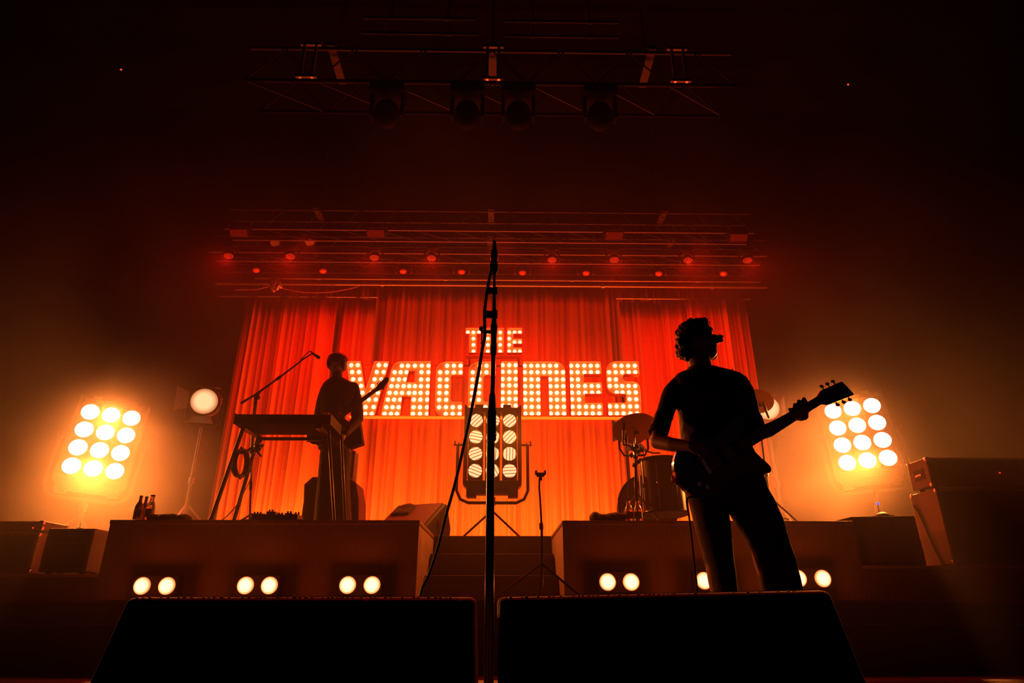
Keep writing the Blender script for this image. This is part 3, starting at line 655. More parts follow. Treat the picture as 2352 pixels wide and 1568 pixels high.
MB().loft_path([s_(1133, 815), s_(1133.3, 800), s_(1133.8, 790), s_(1134, 775), s_(1134.5, 752), s_(1134.6, 745)], [6.8*k, 8*k, 7.2*k, 6.8*k, 9*k, 8*k], 14).build('collar', RUBBER, t)
MB().loft_path([s_(1134.6, 750), s_(1135, 715), s_(1135.2, 668), s_(1135.6, 625)], [7.0*k, 5.2*k, 3.9*k, 3.0*k], 14).build('top_tube', RUBBER, t)
for py, x0, hh in ((722, 1114.5, 8), (668, 1118.5, 7)):          # cable clips
    mb = MB(); a, b = s_(x0, py), s_(1137, py); mb.box((a+b)/2, ((b-a).x, 0.018, 2*hh*k)); mb.cyl(s_(1137, py+hh+1), s_(1137, py-hh-1), 6.5*k, 6.5*k, 12); mb.build('cable_clip', RUBBER, t, bevel=0.002)
mb = MB(); mb.loft_path([s_(1105.5, 762), s_(1128, 762)], 4.4*k, 10); mb.ell(s_(1106, 755), 6.6*k, None, 12, 8); mb.build('clamp_knob', RUBBER, t)
mb = MB(); mb.loft_path(bez([s_(1107, 766), s_(1106.5, 780), s_(1107.5, 790)], 4), 1.6*k, 8); mb.ell(s_(1108, 788), 4.6*k, None, 10, 7); mb.build('clamp_lever', RUBBER, t)
# microphone in its clip
t = thing('microphone', 'black microphone pointing straight up at the top of the tall front stand', 'microphone', s_(1135.8, 628))
MB().loft_path([s_(1134, 630), s_(1134.5, 622), s_(1134.5, 612), s_(1134.8, 598), s_(1135, 590)], [6*k, 11.2*k, 11.6*k, 8.4*k, 7.2*k], 18).build('clip', RUBBER, t)
MB().loft_path([s_(1135, 600), s_(1135.2, 592), s_(1135.4, 584), s_(1135.4, 577), s_(1135.5, 574)], [8.4*k, 9.6*k, 9.4*k, 8.0*k, 7.2*k], 18).build('body', mat('mic_metal', (0.09, 0.07, 0.06), 0.25, 0.9), t)
MB().loft_path([s_(1135.5, 578), s_(1135.5, 570), s_(1135.6, 564), s_(1135.7, 557), s_(1135.8, 553), s_(1135.8, 551.5)], [6.8*k, 6.6*k, 5.8*k, 4.6*k, 2.8*k, 0.8*k], 18).build('mesh_head', mat('mic_mesh', (0.08, 0.07, 0.065), 0.4, 0.9, scale=400, bump=0.5), t)
pts = [P(a, b, c) for a, b, c in ((1128, 622, 2.03), (1122, 650, 2.025), (1117, 680, 2.02), (1113, 715, 2.02), (1113, 745, 2.02), (1113, 775, 2.02), (1108, 800, 2.03), (1100, 850, 2.06), (1085, 930, 2.12), (1066, 1020, 2.2), (1045, 1110, 2.3), (1024, 1185, 2.38), (1008, 1250, 2.42), (985, 1320, 2.45), (966, 1370, 2.45))]
pts += [PYZ(948, 2.45, 0.16), PYZ(935, 2.42, 0.02), PYZ(900, 2.3, 0.008), PYZ(840, 2.0, 0.008)]
tag(MB().loft_path(bez(pts, 5), 0.0058, 8).build('microphone_cable', RUBBER, at=pts[-1]), 'black microphone cable clipped to the front stand, sweeping down to the left', 'cable')

# ---------------------------------------------------------------- empty guitar stand by the steps
Yg = 4.66; gz = 0.405
def g_(px, py): return P(px, py, Yg)
bs = PYZ(1246, Yg, gz)
t = thing('guitar_stand', 'empty black guitar stand with a forked top in front of the steps', 'guitar stand', (bs.x, Yg, gz))
k = M1(1243, 1200, Yg)
MB().loft_path([bs + Vector((0, 0, 0.10)), g_(1244, 1200)], 3.1*k, 10).build('lower_tube', BLACKMETAL, t)
MB().loft_path([g_(1244, 1216), g_(1243.5, 1214), g_(1243, 1203), g_(1242.5, 1200)], [3.6*k, 4.8*k, 4.8*k, 3.4*k], 10).build('collar', RUBBER, t)
MB().loft_path([g_(1244, 1210), g_(1241, 1150), g_(1238.6, 1120), g_(1239.6, 1096)], 2.6*k, 10).build('upper_tube', BLACKMETAL, t)
mb = MB(); mb.box(g_(1241, 1090), (17*k, 0.03, 9*k)); mb.loft_path([g_(1234, 1091), g_(1231, 1087), g_(1232, 1080)], [3*k, 3*k, 2.4*k], 8); mb.loft_path([g_(1248, 1091), g_(1252, 1087), g_(1252, 1080)], [3*k, 3*k, 2.4*k], 8); mb.box(g_(1242, 1099), (6*k, 0.02, 8*k))
mb.build('fork', RUBBER, t)
for a, ln in ((205, 0.36), (-28, 0.30), (95, 0.14)):
    top = bs + Vector((0, 0, 0.24)); e = bs + Vector((ln*math.cos(R(a)), min(0.09, ln*math.sin(R(a))) if a > 0 else max(-0.12, ln*math.sin(R(a))), 0.012))
    MB().loft_path([top, e], [2.6*k, 2.6*k], 8).build('leg', BLACKMETAL, t)
    MB().ell(e, 0.014, None, 10, 6).build('rubber_foot', RUBBER, t)
# ================================================================ on the left riser: keyboard, stand, boom microphone, small things
Y0, Y1 = 5.55, 5.95
zk0, zk1 = P(640, 973, Y0).z, P(640, 951, Y0).z
xk0, xk1 = P(541, 960, Y0).x, P(757, 960, Y0).x
t = thing('stage_keyboard', 'long black keyboard on the left riser, seen from behind and below', 'keyboard', ((xk0+xk1)/2, (Y0+Y1)/2, zk0))
MB().box2((xk0, Y0, zk0), (xk1, Y1, zk1-0.02)).build('case', mat('keyboard_case', (0.022, 0.015, 0.014), 0.8, spec=0.15), t, bevel=0.006)
MB().box2((xk0, Y0, zk1-0.02), (xk1, Y0+0.20, zk1)).build('control_panel', BLACK, t, bevel=0.004)
for s in (xk0-0.012, xk1): MB().box2((s, Y0-0.004, zk0), (s+0.012, Y1, zk1+0.004)).build('end_cheek', CLOTH_BLACK, t)
nk = 29; kw = (xk1-xk0-0.06)/nk
wk = MB().box((0, 0, 0), (kw*0.93, 0.145, 0.016)).mesh('white_key', mat('white_key_plastic', (0.7, 0.68, 0.62), 0.3, var=0.03))
bk = MB().box((0, 0, 0), (kw*0.5, 0.09, 0.012)).mesh('black_key', BLACK)
for i in range(nk):
    x = xk0 + 0.03 + kw*(i+0.5); inst('white_key', wk, t, Matrix.Translation((x, Y1-0.08, zk1-0.012)))
    if i % 7 not in (2, 6) and i < nk-1: inst('black_key', bk, t, Matrix.Translation((x+kw/2, Y1-0.105, zk1+0.001)))
# stand
t = thing('keyboard_stand', 'black keyboard stand with splayed tubular legs on the left riser', 'keyboard stand', ((xk0+xk1)/2, 5.75, RZ))
MB().box2((xk0+0.05, Y0+0.02, zk0-0.035), (xk0+0.10, Y1, zk0-0.001)).build('support_arm', BLACKMETAL, t)
MB().box2((xk1-0.12, Y0+0.02, zk0-0.035), (xk1-0.07, Y1, zk0-0.001)).build('support_arm', BLACKMETAL, t)
MB().loft_path([(xk0+0.08, 5.90, zk0-0.05), (xk1-0.09, 5.90, zk0-0.05)], 0.016, 10).build('cross_bar', BLACKMETAL, t)
def leg(a, b, r=0.0175):
    MB().loft_path([a, b], r, 12).build('leg', RUBBER if r > 0.015 else BLACKMETAL, t); MB().loft_path([b + (a-b).normalized()*0.05, b], r*1.25, 12).build('rubber_foot', RUBBER, t)
up = lambda v: v + Vector((0, 0, 0.012))
leg(P(560, 978, 5.60), up(PYZ(480, 5.25, RZ))); leg(P(594, 1000, 5.88), up(PYZ(529, 5.72, RZ)))
leg(P(755, 990, 5.60), up(PYZ(768.5, 5.42, RZ)), 0.013); leg(P(784, 1000, 5.88), up(PYZ(794, 5.86, RZ)), 0.013)
mb = MB(); mb.loft_path([P(600, 1005, 5.8), P(590, 1030, 5.75), P(575, 1040, 5.72)], 0.018, 8); mb.build('hinge_block', BLACKMETAL, t)
mb = MB(); mb.loft_path(bez([P(545, 1042, 5.62), P(565, 1036, 5.66), P(580, 1028, 5.7), P(600, 1026, 5.72), P(604, 1020, 5.72)], 4), 0.011, 8); mb.loft_path([P(583, 1028, 5.7), P(600, 1048, 5.7)], 0.008, 8)
mb.ell(P(592, 1028, 5.71), 0.035, None, 12, 8); mb.build('accessory_arm', BLACKMETAL, t)
# tambourine hung on the arm
c = P(553, 1063, 5.6); t = thing('tambourine', 'tambourine with jingles hanging from the keyboard stand', 'tambourine', c)
Mt = Matrix.Translation(c) @ Matrix.Rotation(R(85), 4, 'Z') @ Matrix.Rotation(R(8), 4, 'Y')
rr = 0.118; mb = MB(Mt); n = 32
vv, ff = [], []
for i in range(n):
    a = 2*math.pi*i/n
    for q, (dr, dy) in enumerate(((-0.006, -0.025), (0.006, -0.025), (0.006, 0.025), (-0.006, 0.025))): vv.append(((rr+dr)*math.cos(a), dy, (rr+dr)*math.sin(a)))
    for q in range(4): ff.append((i*4+q, i*4+(q+1) % 4, ((i+1) % n)*4+(q+1) % 4, ((i+1) % n)*4+q))
mb.add(vv, ff).build('hoop', BLACK, t)
for i in range(8):
    a = 2*math.pi*(i+0.5)/8
    MB(Mt @ Matrix.Translation((rr*math.cos(a), 0, rr*math.sin(a)))).lathe([(0.022, -0.004), (0.024, 0), (0.022, 0.004)], axis=(0, 1, 0), n=10).build('jingle', BLACKMETAL, t)
# boom microphone stand behind the keyboard
Yb = 6.06
b_ = lambda px, py: P(px, py, Yb)
bs = PYZ(571, Yb, RZ); t = thing('boom_microphone_stand', 'black microphone stand with a long slanting boom over the keyboard', 'microphone stand', (bs.x, Yb, RZ))
k = M1(590, 920, Yb)
MB().loft_path([bs + Vector((0, 0, 0.05)), b_(575.5, 1120)], 2.2*k, 10).build('lower_tube', BLACKMETAL, t)
MB().loft_path([b_(575, 1126), b_(575.3, 1122), b_(576, 1108), b_(576.2, 1104)], [2.4*k, 3.6*k, 3.6*k, 2.2*k], 10).build('collar', RUBBER, t)
MB().loft_path([b_(575.8, 1112), b_(579, 1000), b_(583, 945), b_(588, 916)], 2.4*k, 10).build('upper_tube', BLACKMETAL, t)
mb = MB(); mb.loft_path([b_(585, 930), b_(588, 912), b_(591, 903)], [3.2*k, 4.2*k, 3.2*k], 10); mb.ell(b_(592, 912), 0.024, None, 10, 8); mb.build('boom_joint', RUBBER, t)
MB().loft_path([b_(553, 926), b_(585, 907), b_(640, 868), b_(700, 822), b_(717, 812)], [2.6*k, 2.6*k, 2.2*k, 1.8*k, 1.6*k], 10).build('boom', BLACKMETAL, t)
MB().loft_path([b_(632, 873), b_(637, 870), b_(644, 865), b_(648, 862)], [2.4*k, 3.6*k, 3.6*k, 2.2*k], 10).build('boom_clutch', RUBBER, t)
MB().loft_path([b_(553.5, 926), b_(566, 918)], 3.0*k, 10).build('counterweight', RUBBER, t)
for i in range(3):
    a = R(80 + 120*i); MB().loft_path([bs + Vector((0, 0, 0.20)), bs + Vector((0.26*math.cos(a), 0.26*math.sin(a), 0.01))], 0.009, 8).build('leg', BLACKMETAL, t)
t = thing('microphone', 'small black microphone at the end of the slanting boom, aimed at the keyboard player', 'microphone', b_(718, 812))
MB().loft_path([b_(714, 807), b_(718, 811), b_(724, 815.5), b_(728, 818)], [1.9*k, 2.4*k, 3.2*k, 3.9*k], 12).build('body', BLACKMETAL, t)
MB().ell(b_(731.5, 820.5), 4.6*k, None, 14, 9).build('mesh_head', _m['mic_mesh'], t)
pts = [b_(714, 806), b_(709, 808), b_(700, 816), b_(690, 828), b_(682, 837), b_(660, 854), b_(620, 884), b_(595, 905), b_(588, 940), b_(583, 1000), P(577, 1090, 5.98), P(560, 1130, 5.5), P(540, 1165, 5.3), PYZ(500, 5.2, RZ+0.008)]
tag(MB().loft_path(bez(pts, 5), 0.0045, 7).build('microphone_cable', RUBBER, at=pts[-1]), 'thin black cable running along the slanting boom and down to the riser', 'cable')
# pedal board
q0, q1 = P(563, 1195, 5.05), P(702, 1195, 5.05)
t = thing('pedal_board', 'row of effect pedals on a board at the front of the left riser', 'pedal board', ((q0.x+q1.x)/2, 5.1, RZ))
MB().box2((q0.x, 4.99, RZ), (q1.x, 5.22, RZ+0.022)).build('board', BLACK, t, bevel=0.004)
rnd = random.Random(4); x = q0.x + 0.05
for i, (w_, h_) in enumerate(((0.11, 0.062), (0.075, 0.085), (0.065, 0.055), (0.06, 0.07), (0.045, 0.06))):
    o = MB().box2((x, 5.02, RZ+0.022), (x+w_-0.006, 5.16, RZ+0.022+h_*0.72)).build('pedal', mat('pedal_metal', (0.06, 0.045, 0.04), 0.5, 0.2), t, bevel=0.004)
    for j in range(2 if w_ < 0.08 else 3):
        MB().lathe([(0.009, 0), (0.007, 0.016)], (x + 0.014 + j*0.022, 5.05, RZ+0.022+h_*0.72), n=8).build('knob', RUBBER, o)
    x += w_
# towels, bottles
def towel(name, label, px0, px1, py, Y, seed, h):
    a, b = P(px0, 1195, Y), P(px1, 1195, Y); w_ = b.x - a.x; rnd = random.Random(seed)
    t = thing(name, label, 'towel', ((a.x+b.x)/2, Y, RZ)); mb = MB()
    for i in range(6): mb.ell((a.x + w_*(0.12 + 0.15*i), Y + rnd.uniform(-0.03, 0.03), RZ + h*0.42), (w_*0.16, 0.09, h*rnd.uniform(0.42, 0.56)), Matrix.Rotation(rnd.uniform(-0.2, 0.2), 3, 'Y'))
    mb.box2((a.x+w_*0.05, Y-0.07, RZ+0.002), (b.x-w_*0.05, Y+0.07, RZ+h*0.5))
    union(mb, 'cloth', TOWEL, t, 0.010, 3, (0.010, 0.05)); return t
towel('crumpled_towel', 'crumpled dark towel beside the bottles on the left riser', 346, 438, 1184, 4.98, 3, 0.058)
towel('folded_cloth', 'dark folded cloth beside the two water bottles on the right riser', 1356, 1436, 1174, 5.0, 8, 0.082)
GLASS = mat('brown_glass', (0.20, 0.06, 0.02), 0.08, 0.0, var=0.05, spec=0.8, trans=0.5)
PLASTIC = mat('clear_plastic', (0.85, 0.70, 0.55), 0.06, 0.0, var=0.03, spec=0.8, trans=0.75)
LABELM = mat('bottle_label', (0.30, 0.12, 0.06), 0.6)
def bottle(label, px, Y, H, r, glass, neck, group):
    a = P(px, 1195, Y); t = thing('bottle', label, 'bottle', (a.x, Y, RZ), group)
    MB().lathe([(r*0.9, 0), (r, 0.008), (r, H*0.55), (r*0.85, H*0.64), (r*neck, H*0.78), (r*neck*0.9, H*0.96)], (a.x, Y, RZ), n=20).build('glass', glass, t)
    MB().lathe([(r*1.015, H*0.18), (r*1.015, H*0.46)], (a.x, Y, RZ), n=20).build('label', LABELM, t)
    MB().lathe([(r*neck, 0), (r*neck, H*0.05)], (a.x, Y, RZ+H*0.955), n=14).build('cap', RUBBER, t)
bottle('brown long-necked bottle, leftmost of the three on the left riser', 313, 4.95, 0.185, 0.028, GLASS, 0.42, 'bottles on the left riser')
bottle('brown long-necked bottle between another and a clear bottle on the left riser', 326, 5.06, 0.195, 0.028, GLASS, 0.42, 'bottles on the left riser')
bottle('clear plastic water bottle with dark cap, next to the crumpled towel', 340, 4.95, 0.190, 0.031, PLASTIC, 0.5, 'bottles on the left riser')
bottle('clear water bottle beside the folded cloth on the right riser', 1446, 4.96, 0.165, 0.031, PLASTIC, 0.5, 'water bottles on the right riser')
bottle('clear water bottle on the right riser, farther from the folded cloth', 1467, 4.96, 0.165, 0.031, PLASTIC, 0.5, 'water bottles on the right riser')

# ================================================================ drum kit on the right riser
def drum(name, label, c, axis, r, depth, n_lugs=8, legs=None, head_only=False, floor=None):
    ax = Vector(axis).normalized(); t = thing(name, label, 'drum', (c.x, c.y, RZ), 'drums of the kit')
    MB().lathe([(r*0.985, -depth/2+0.012), (r*0.985, depth/2-0.012)], c, ax, 36).build('shell', DRUM, t)
    for s in (-1, 1):
        MB().lathe([(r*0.96, s*depth/2-0.004), (r*0.96, s*depth/2+0.002)], c, ax, 36).build('drum_head', mat('drum_skin', (0.16, 0.10, 0.08), 0.5), t)
        u = Vector((1, 0, 0)) if abs(ax.x) < 0.8 else Vector((0, 1, 0)); u = (u - ax*u.dot(ax)).normalized(); v = ax.cross(u)
        MB().loft_path([c + ax*s*(depth/2-0.004) + (u*math.cos(2*math.pi*i/36) + v*math.sin(2*math.pi*i/36))*r for i in range(36)], 0.011, 8, True).build('hoop', BLACKMETAL, t)
    for i in range(n_lugs):
        a = 2*math.pi*(i+0.5)/n_lugs; d = u*math.cos(a) + v*math.sin(a)
        mb = MB(); mb.loft_path([c + d*(r+0.006) - ax*(depth/2-0.01), c + d*(r+0.006) + ax*(depth/2-0.01)], 0.004, 6); mb.ell(c + d*(r+0.004), 0.016, None, 8, 6); mb.build('lug', CHROME, t)
    if legs:
        for a in legs:
            d = Vector((math.cos(R(a)), math.sin(R(a)), 0)); MB().loft_path([c + d*(r+0.014) + Vector((0, 0, depth*0.2)), Vector((c.x, c.y, RZ+0.008)) + d*(r+0.03)], 0.008, 8).build('leg', CHROME, t)
    return t
Yf = 5.62; zf = P(1515, 1059, Yf).z; xf = P(1519, 1100, Yf).x
drum('floor_tom', 'floor tom drum on three legs beside the guitarist\'s hip', Vector((xf, Yf, (zf+RZ+0.14)/2)), (0, 0.06, 1), 0.195, zf - RZ - 0.14, 8, (200, 320, 90))
cb = PYZ(1487, 6.28, RZ + 0.29)
drum('bass_drum', 'bass drum lying on its side behind the bottles on the right riser', Vector((cb.x, 6.28, RZ+0.295)), (0.15, 1, 0), 0.275, 0.36, 10)
ct = P(1585, 1075, 6.05)
drum('rack_tom', 'tilted rack tom drum behind the guitarist\'s elbow', ct, (-0.42, -0.25, 0.9), 0.17, 0.22, 6)
# its holder reaches the bass drum
t = thing('tom_holder', 'short steel arm holding the rack tom above the bass drum', 'drum hardware', (ct.x-0.1, 6.25, RZ+0.5))
MB().loft_path([ct + Vector((-0.02, 0.12, -0.08)), (ct.x-0.1, 6.25, ct.z-0.15), (cb.x+0.1, 6.30, RZ+0.565)], 0.014, 10).build('arm', CHROME, t)
def cymbal_stand(label, top, foot, tilt_px, r, nrm, Yl, clabel, legs=(20, 140, 260)):
    t = thing('cymbal_stand', label, 'cymbal stand', foot)
    d = top - foot; m1 = foot + d*0.42; m2 = foot + d*0.72
    MB().loft_path([foot + Vector((0, 0, 0.06)), m1], 0.0135, 10).build('lower_tube', CHROME, t)
    MB().loft_path([m1 - d*0.03, m1 + d*0.03], 0.021, 10).build('collar', CHROME, t)
    MB().loft_path([m1, m2], 0.0105, 10).build('middle_tube', CHROME, t)
    MB().loft_path([m2 - d*0.03, m2 + d*0.03], 0.017, 10).build('collar', CHROME, t)
    MB().loft_path([m2, top], 0.0075, 10).build('upper_tube', CHROME, t)
    MB().ell(m2 + Vector((0.02, 0, 0.01)), (0.03, 0.012, 0.012)).build('wing_nut', BLACKMETAL, t); MB().ell(top - d.normalized()*0.06 + Vector((0.02, 0, 0)), (0.025, 0.01, 0.014)).build('wing_nut', BLACKMETAL, t)
    for a in legs:
        e = foot + Vector((0.27*math.cos(R(a)), 0.27*math.sin(R(a)), 0.012)); mb = MB()
        mb.loft_path([foot + d.normalized()*0.30, e], 0.008, 8); mb.loft_path([foot + d.normalized()*0.12, foot + (e-foot)*0.55 + Vector((0, 0, 0.09))], 0.006, 8); mb.build('leg', CHROME, t)
        MB().ell(e, 0.013, None, 8, 6).build('rubber_foot', RUBBER, t)
    n = Vector(nrm).normalized(); c = thing('cymbal', clabel, 'cymbal', top, 'bronze cymbals of the kit')
    pr = [(r, 0), (r*0.75, 0.010), (r*0.45, 0.017), (r*0.20, 0.021), (r*0.17, 0.026), (r*0.10, 0.040), (r*0.02, 0.043)]
    MB().lathe(pr + [(q, h+0.0015) for q, h in reversed(pr)][::-1][::-1], top - n*0.03, n, 48).build('plate', CYM, c)
    MB().lathe([(0.016, 0.038), (0.018, 0.048), (0.008, 0.062)], top - n*0.03, n, 12).build('felt_nut', RUBBER, c)
    return c
cymbal_stand('chrome cymbal stand with tripod legs left of the floor tom', P(1456, 978, 5.5), PYZ(1467, 5.5, RZ), 0, 0.195, (-0.06, 0.46, 0.88), 0, 'large tilted bronze cymbal below the last bulb letter, its underside showing')
cymbal_stand('chrome cymbal stand with tripod legs right of the guitarist', P(1738, 917, 5.7), PYZ(1775, 5.6, RZ), 0, 0.15, (0.30, 0.45, 0.85), 0, 'bronze cymbal half hidden behind the guitarist\'s upper arm', legs=(-8, 112, 232))
# drum microphones
def drum_mic(label, head, tail, jt, foot, r):
    t = thing('drum_microphone', label, 'microphone', tail, 'slim drum microphones'); MB().loft_path([tail, tail + (head-tail)*0.5, tail + (head-tail)*0.55, head], [r*0.8, r, r*1.2, r*1.1], 12).build('body', BLACKMETAL, t); MB().ell(head, r*1.1, None, 12, 8).build('mesh_head', _m['mic_mesh'], t)
    return t
drum_mic('slim black microphone pointing up in front of the tilted cymbal', P(1434, 972, 5.42), P(1431, 1015, 5.42), 0, 0, 0.012)
drum_mic('slim black microphone hanging right of the other one under the tilted cymbal', P(1437, 1000, 5.44), P(1438.5, 1019, 5.44), 0, 0, 0.013)
drum_mic('slim black microphone pointing up before the round light behind the guitarist\'s arm', P(1752, 925, 5.5), P(1766, 960, 5.5), 0, 0, 0.011)
Yc = 5.44; fb = PYZ(1462, Yc, RZ)
t = thing('drum_microphone_stand', 'black clamp stand carrying the slim microphones under the tilted cymbal', 'microphone stand', fb)
MB().loft_path([fb + Vector((0, 0, 0.02)), P(1459, 1025, Yc)], 0.011, 10).build('pole', BLACKMETAL, t)
mb = MB(); mb.loft_path(bez([P(1431, 1015, Yc-0.02), P(1432, 1021, Yc-0.02), P(1442, 1022, Yc), P(1452, 1030, Yc), P(1459, 1040, Yc)], 4), 0.008, 8); mb.loft_path([P(1459, 1036, Yc), P(1475, 1033, Yc), P(1500, 1040, Yc+0.1), P(1515, 1040, Yc+0.15)], 0.008, 8); mb.build('arm', BLACKMETAL, t)
mb = MB()
rnd = random.Random(11)
for px, py in ((1453, 1030), (1462, 1026), (1450, 1046), (1460, 1050), (1466, 1060), (1474, 1034), (1457, 1068)): mb.box(P(px, py, Yc), (0.035, 0.03, 0.03), Matrix.Rotation(rnd.uniform(0, 1.5), 3, 'Y')); mb.loft_path([P(px, py, Yc), P(px + rnd.uniform(-9, 9), py - 8, Yc)], 0.008, 6)
mb.build('clamp', BLACKMETAL, t, bevel=0.004)
MB().lathe([(0.11, 0), (0.11, 0.014), (0.02, 0.03)], fb, n=24).build('round_base', BLACKMETAL, t)
pts = [P(1440, 1018, Yc), P(1438, 1040, Yc), P(1440, 1080, Yc), P(1443, 1120, Yc), PYZ(1446, Yc, RZ+0.01)]
tag(MB().loft_path(bez(pts, 5), 0.004, 6).build('microphone_cable', RUBBER, at=pts[-1]), 'thin black cable dropping from the microphones under the tilted cymbal', 'cable')

# ================================================================ rig over the stage
def pipe(name, label, px0, px1, py, Y, r, cat='pipe', m=ALU, slope=0, extra=0.0):
    a, b = P(px0, py, Y), P(px1, py, Y); z = P((px0+px1)/2, py, Y).z
    a = Vector((a.x-extra, Y, z)); b = Vector((b.x+extra, Y, z)); c = (a+b)/2
    t = thing(name, label, cat, c, 'rigging pipes over the stage'); MB().cyl(a, b, r, r, 10).build('tube', m, t); 
    k = max(2, int((b-a).length/1.6)); x = a.x + 0.35
    for i in range(k):
        xx = a.x + (b.x-a.x)*(i+0.5)/k
        mb = MB(); mb.lathe([(r*1.5, -0.025), (r*1.5, 0.025)], (xx, Y, z), (1, 0, 0), 12); mb.build('clamp_band', m, t)
        MB().loft_path([(xx, Y, z+r), (xx, Y, 9.5)], 0.003, 5).build('hanging_wire', DARKRIG, t)
    return z
pipe('curtain_pipe', 'thin pipe from which the left curtains hang', 505, 868, 681, CY, 0.016)
pipe('curtain_pipe', 'thin pipe from which the right curtains hang', 1415, 1722, 686, CY-0.05, 0.016)
pipe('curtain_pipe', 'thin pipe from which the central curtain hangs', 870, 1410, 641, CY+0.28, 0.016)
zp = pipe('lighting_pipe', 'long horizontal lighting pipe right above the curtains, wrapped with cable', 495, 1760, 655, 9.0, 0.024)
pipe('lighting_pipe', 'thin horizontal pipe close above the long cable-wrapped pipe', 585, 1745, 643, 8.93, 0.014)
# cable wrapped and swagged under the pipe
a = P(545, 666, 8.95); pts = [P(540, 665, 8.96), P(590, 664, 8.96), P(625, 656, 8.96), P(650, 662, 8.96), P(700, 671, 8.96), P(760, 670, 8.96), P(810, 661, 8.96), P(825, 656, 8.97)]
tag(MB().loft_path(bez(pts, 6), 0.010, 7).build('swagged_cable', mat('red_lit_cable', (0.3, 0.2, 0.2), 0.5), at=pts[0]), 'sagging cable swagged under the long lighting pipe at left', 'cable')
t = thing('work_light', 'cluster of small lamps clamped on the lighting pipe above the left curtain', 'stage light', P(632, 655, 8.9))
rnd = random.Random(2)
for i, (dx, dy) in enumerate(((-3, 12), (0, 6), (8, 8), (2, 0), (10, -4), (-4, 0), (14, 3))):
    MB().lathe([(0.030, -0.05), (0.036, 0.02), (0.02, 0.05)], P(630+dx, 652+dy, 8.92), (rnd.uniform(-0.5, 0.5), 0.5, -0.8), 12).build('lamp', ALU, t)
MB().box(P(634, 653, 8.96), (0.16, 0.06, 0.10)).build('bracket', ALU, t, bevel=0.006)
# trusses: four chords with lacing
COUP = mat('coupler_metal', (0.12, 0.11, 0.11), 0.5, 0.3)
def truss(label, px0, px1, py_lo, Y, h, d, name='lighting_truss', m=COUP, r=0.013, pitch=0.5):
    a, b = P(px0, py_lo, Y), P(px1, py_lo, Y); z = P((px0+px1)/2, py_lo, Y).z; x0, x1 = a.x, b.x
    t = thing(name, label, 'truss', ((x0+x1)/2, Y, z), 'lighting trusses over the stage')
    for yy, zz in ((Y, z), (Y+d, z), (Y, z+h), (Y+d, z+h)): MB().cyl((x0, yy, zz), (x1, yy, zz), r, r, 10).build('chord', m if zz == z else DARKRIG, t)  # light on bottom edges put into the colour: lower chords lighter, upper dark
    n = max(2, int((x1-x0)/pitch)); mb = MB()
    for i in range(n):
        xa_, xb_ = x0 + (x1-x0)*i/n, x0 + (x1-x0)*(i+1)/n; xm = (xa_+xb_)/2
        for yy in (Y, Y+d): mb.cyl((xa_, yy, z), (xm, yy, z+h), r*0.42, None, 6); mb.cyl((xm, yy, z+h), (xb_, yy, z), r*0.42, None, 6)
        mb.cyl((xa_, Y, z), (xb_, Y+d, z), r*0.42, None, 6)
    o = mb.build('lacing', DARKRIG, t); o['kind'] = 'stuff'
    for i in range(3):
        xx = x0 + (x1-x0)*(i+0.5)/3; MB().loft_path([(xx, Y+d/2, z+h), (xx, Y+d/2, 9.5)], 0.006, 6).build('hanging_chain', DARKRIG, t)
        MB().box((xx, Y+d/2, z+h+0.03), (0.08, d+0.08, 0.05)).build('clamp', DARKRIG, t)
    return t, z
truss('rear lighting truss carrying the row of round dome lamps', 505, 1735, 610, 8.55, 0.26, 0.26, m=DARKRIG)
tt, zw = truss('middle lighting truss carrying the row of honeycomb wash lights', 480, 1760, 583, 7.95, 0.26, 0.26)
truss('upper lighting truss carrying the four flat strobe panels', 515, 1730, 530, 7.35, 0.30, 0.28)
HONEY = emit('wash_cell', (1.0, 0.035, 0.012), 0.35, sample='NONE')
HEADM = mat('fixture_shell', (0.014, 0.012, 0.012), 0.5, 0.1)
cell = MB().ell((0, 0, 0), (0.021, 0.021, 0.010), None, 10, 6).mesh('lens_cell', HONEY)
honeycenters = [(0, 0)] + [(0.048*math.cos(R(60*i)), 0.048*math.sin(R(60*i))) for i in range(6)] + [(0.092*math.cos(R(30*i+15)), 0.092*math.sin(R(30*i+15))) for i in range(12)]
def order_words(i, n): return ('first', 'second', 'third', 'fourth', 'fifth', 'sixth', 'seventh', 'eighth')[i]
def hang_base(t, c, z_truss, m, w_=0.20):
    MB().box2((c.x-w_/2, c.y-0.09, z_truss-0.13), (c.x+w_/2, c.y+0.09, z_truss-0.03)).build('base_box', m, t, bevel=0.008)
    for s in (-1, 1): MB().box((c.x+s*0.06, c.y, z_truss-0.015), (0.03, 0.06, 0.07)).build('clamp', m, t)
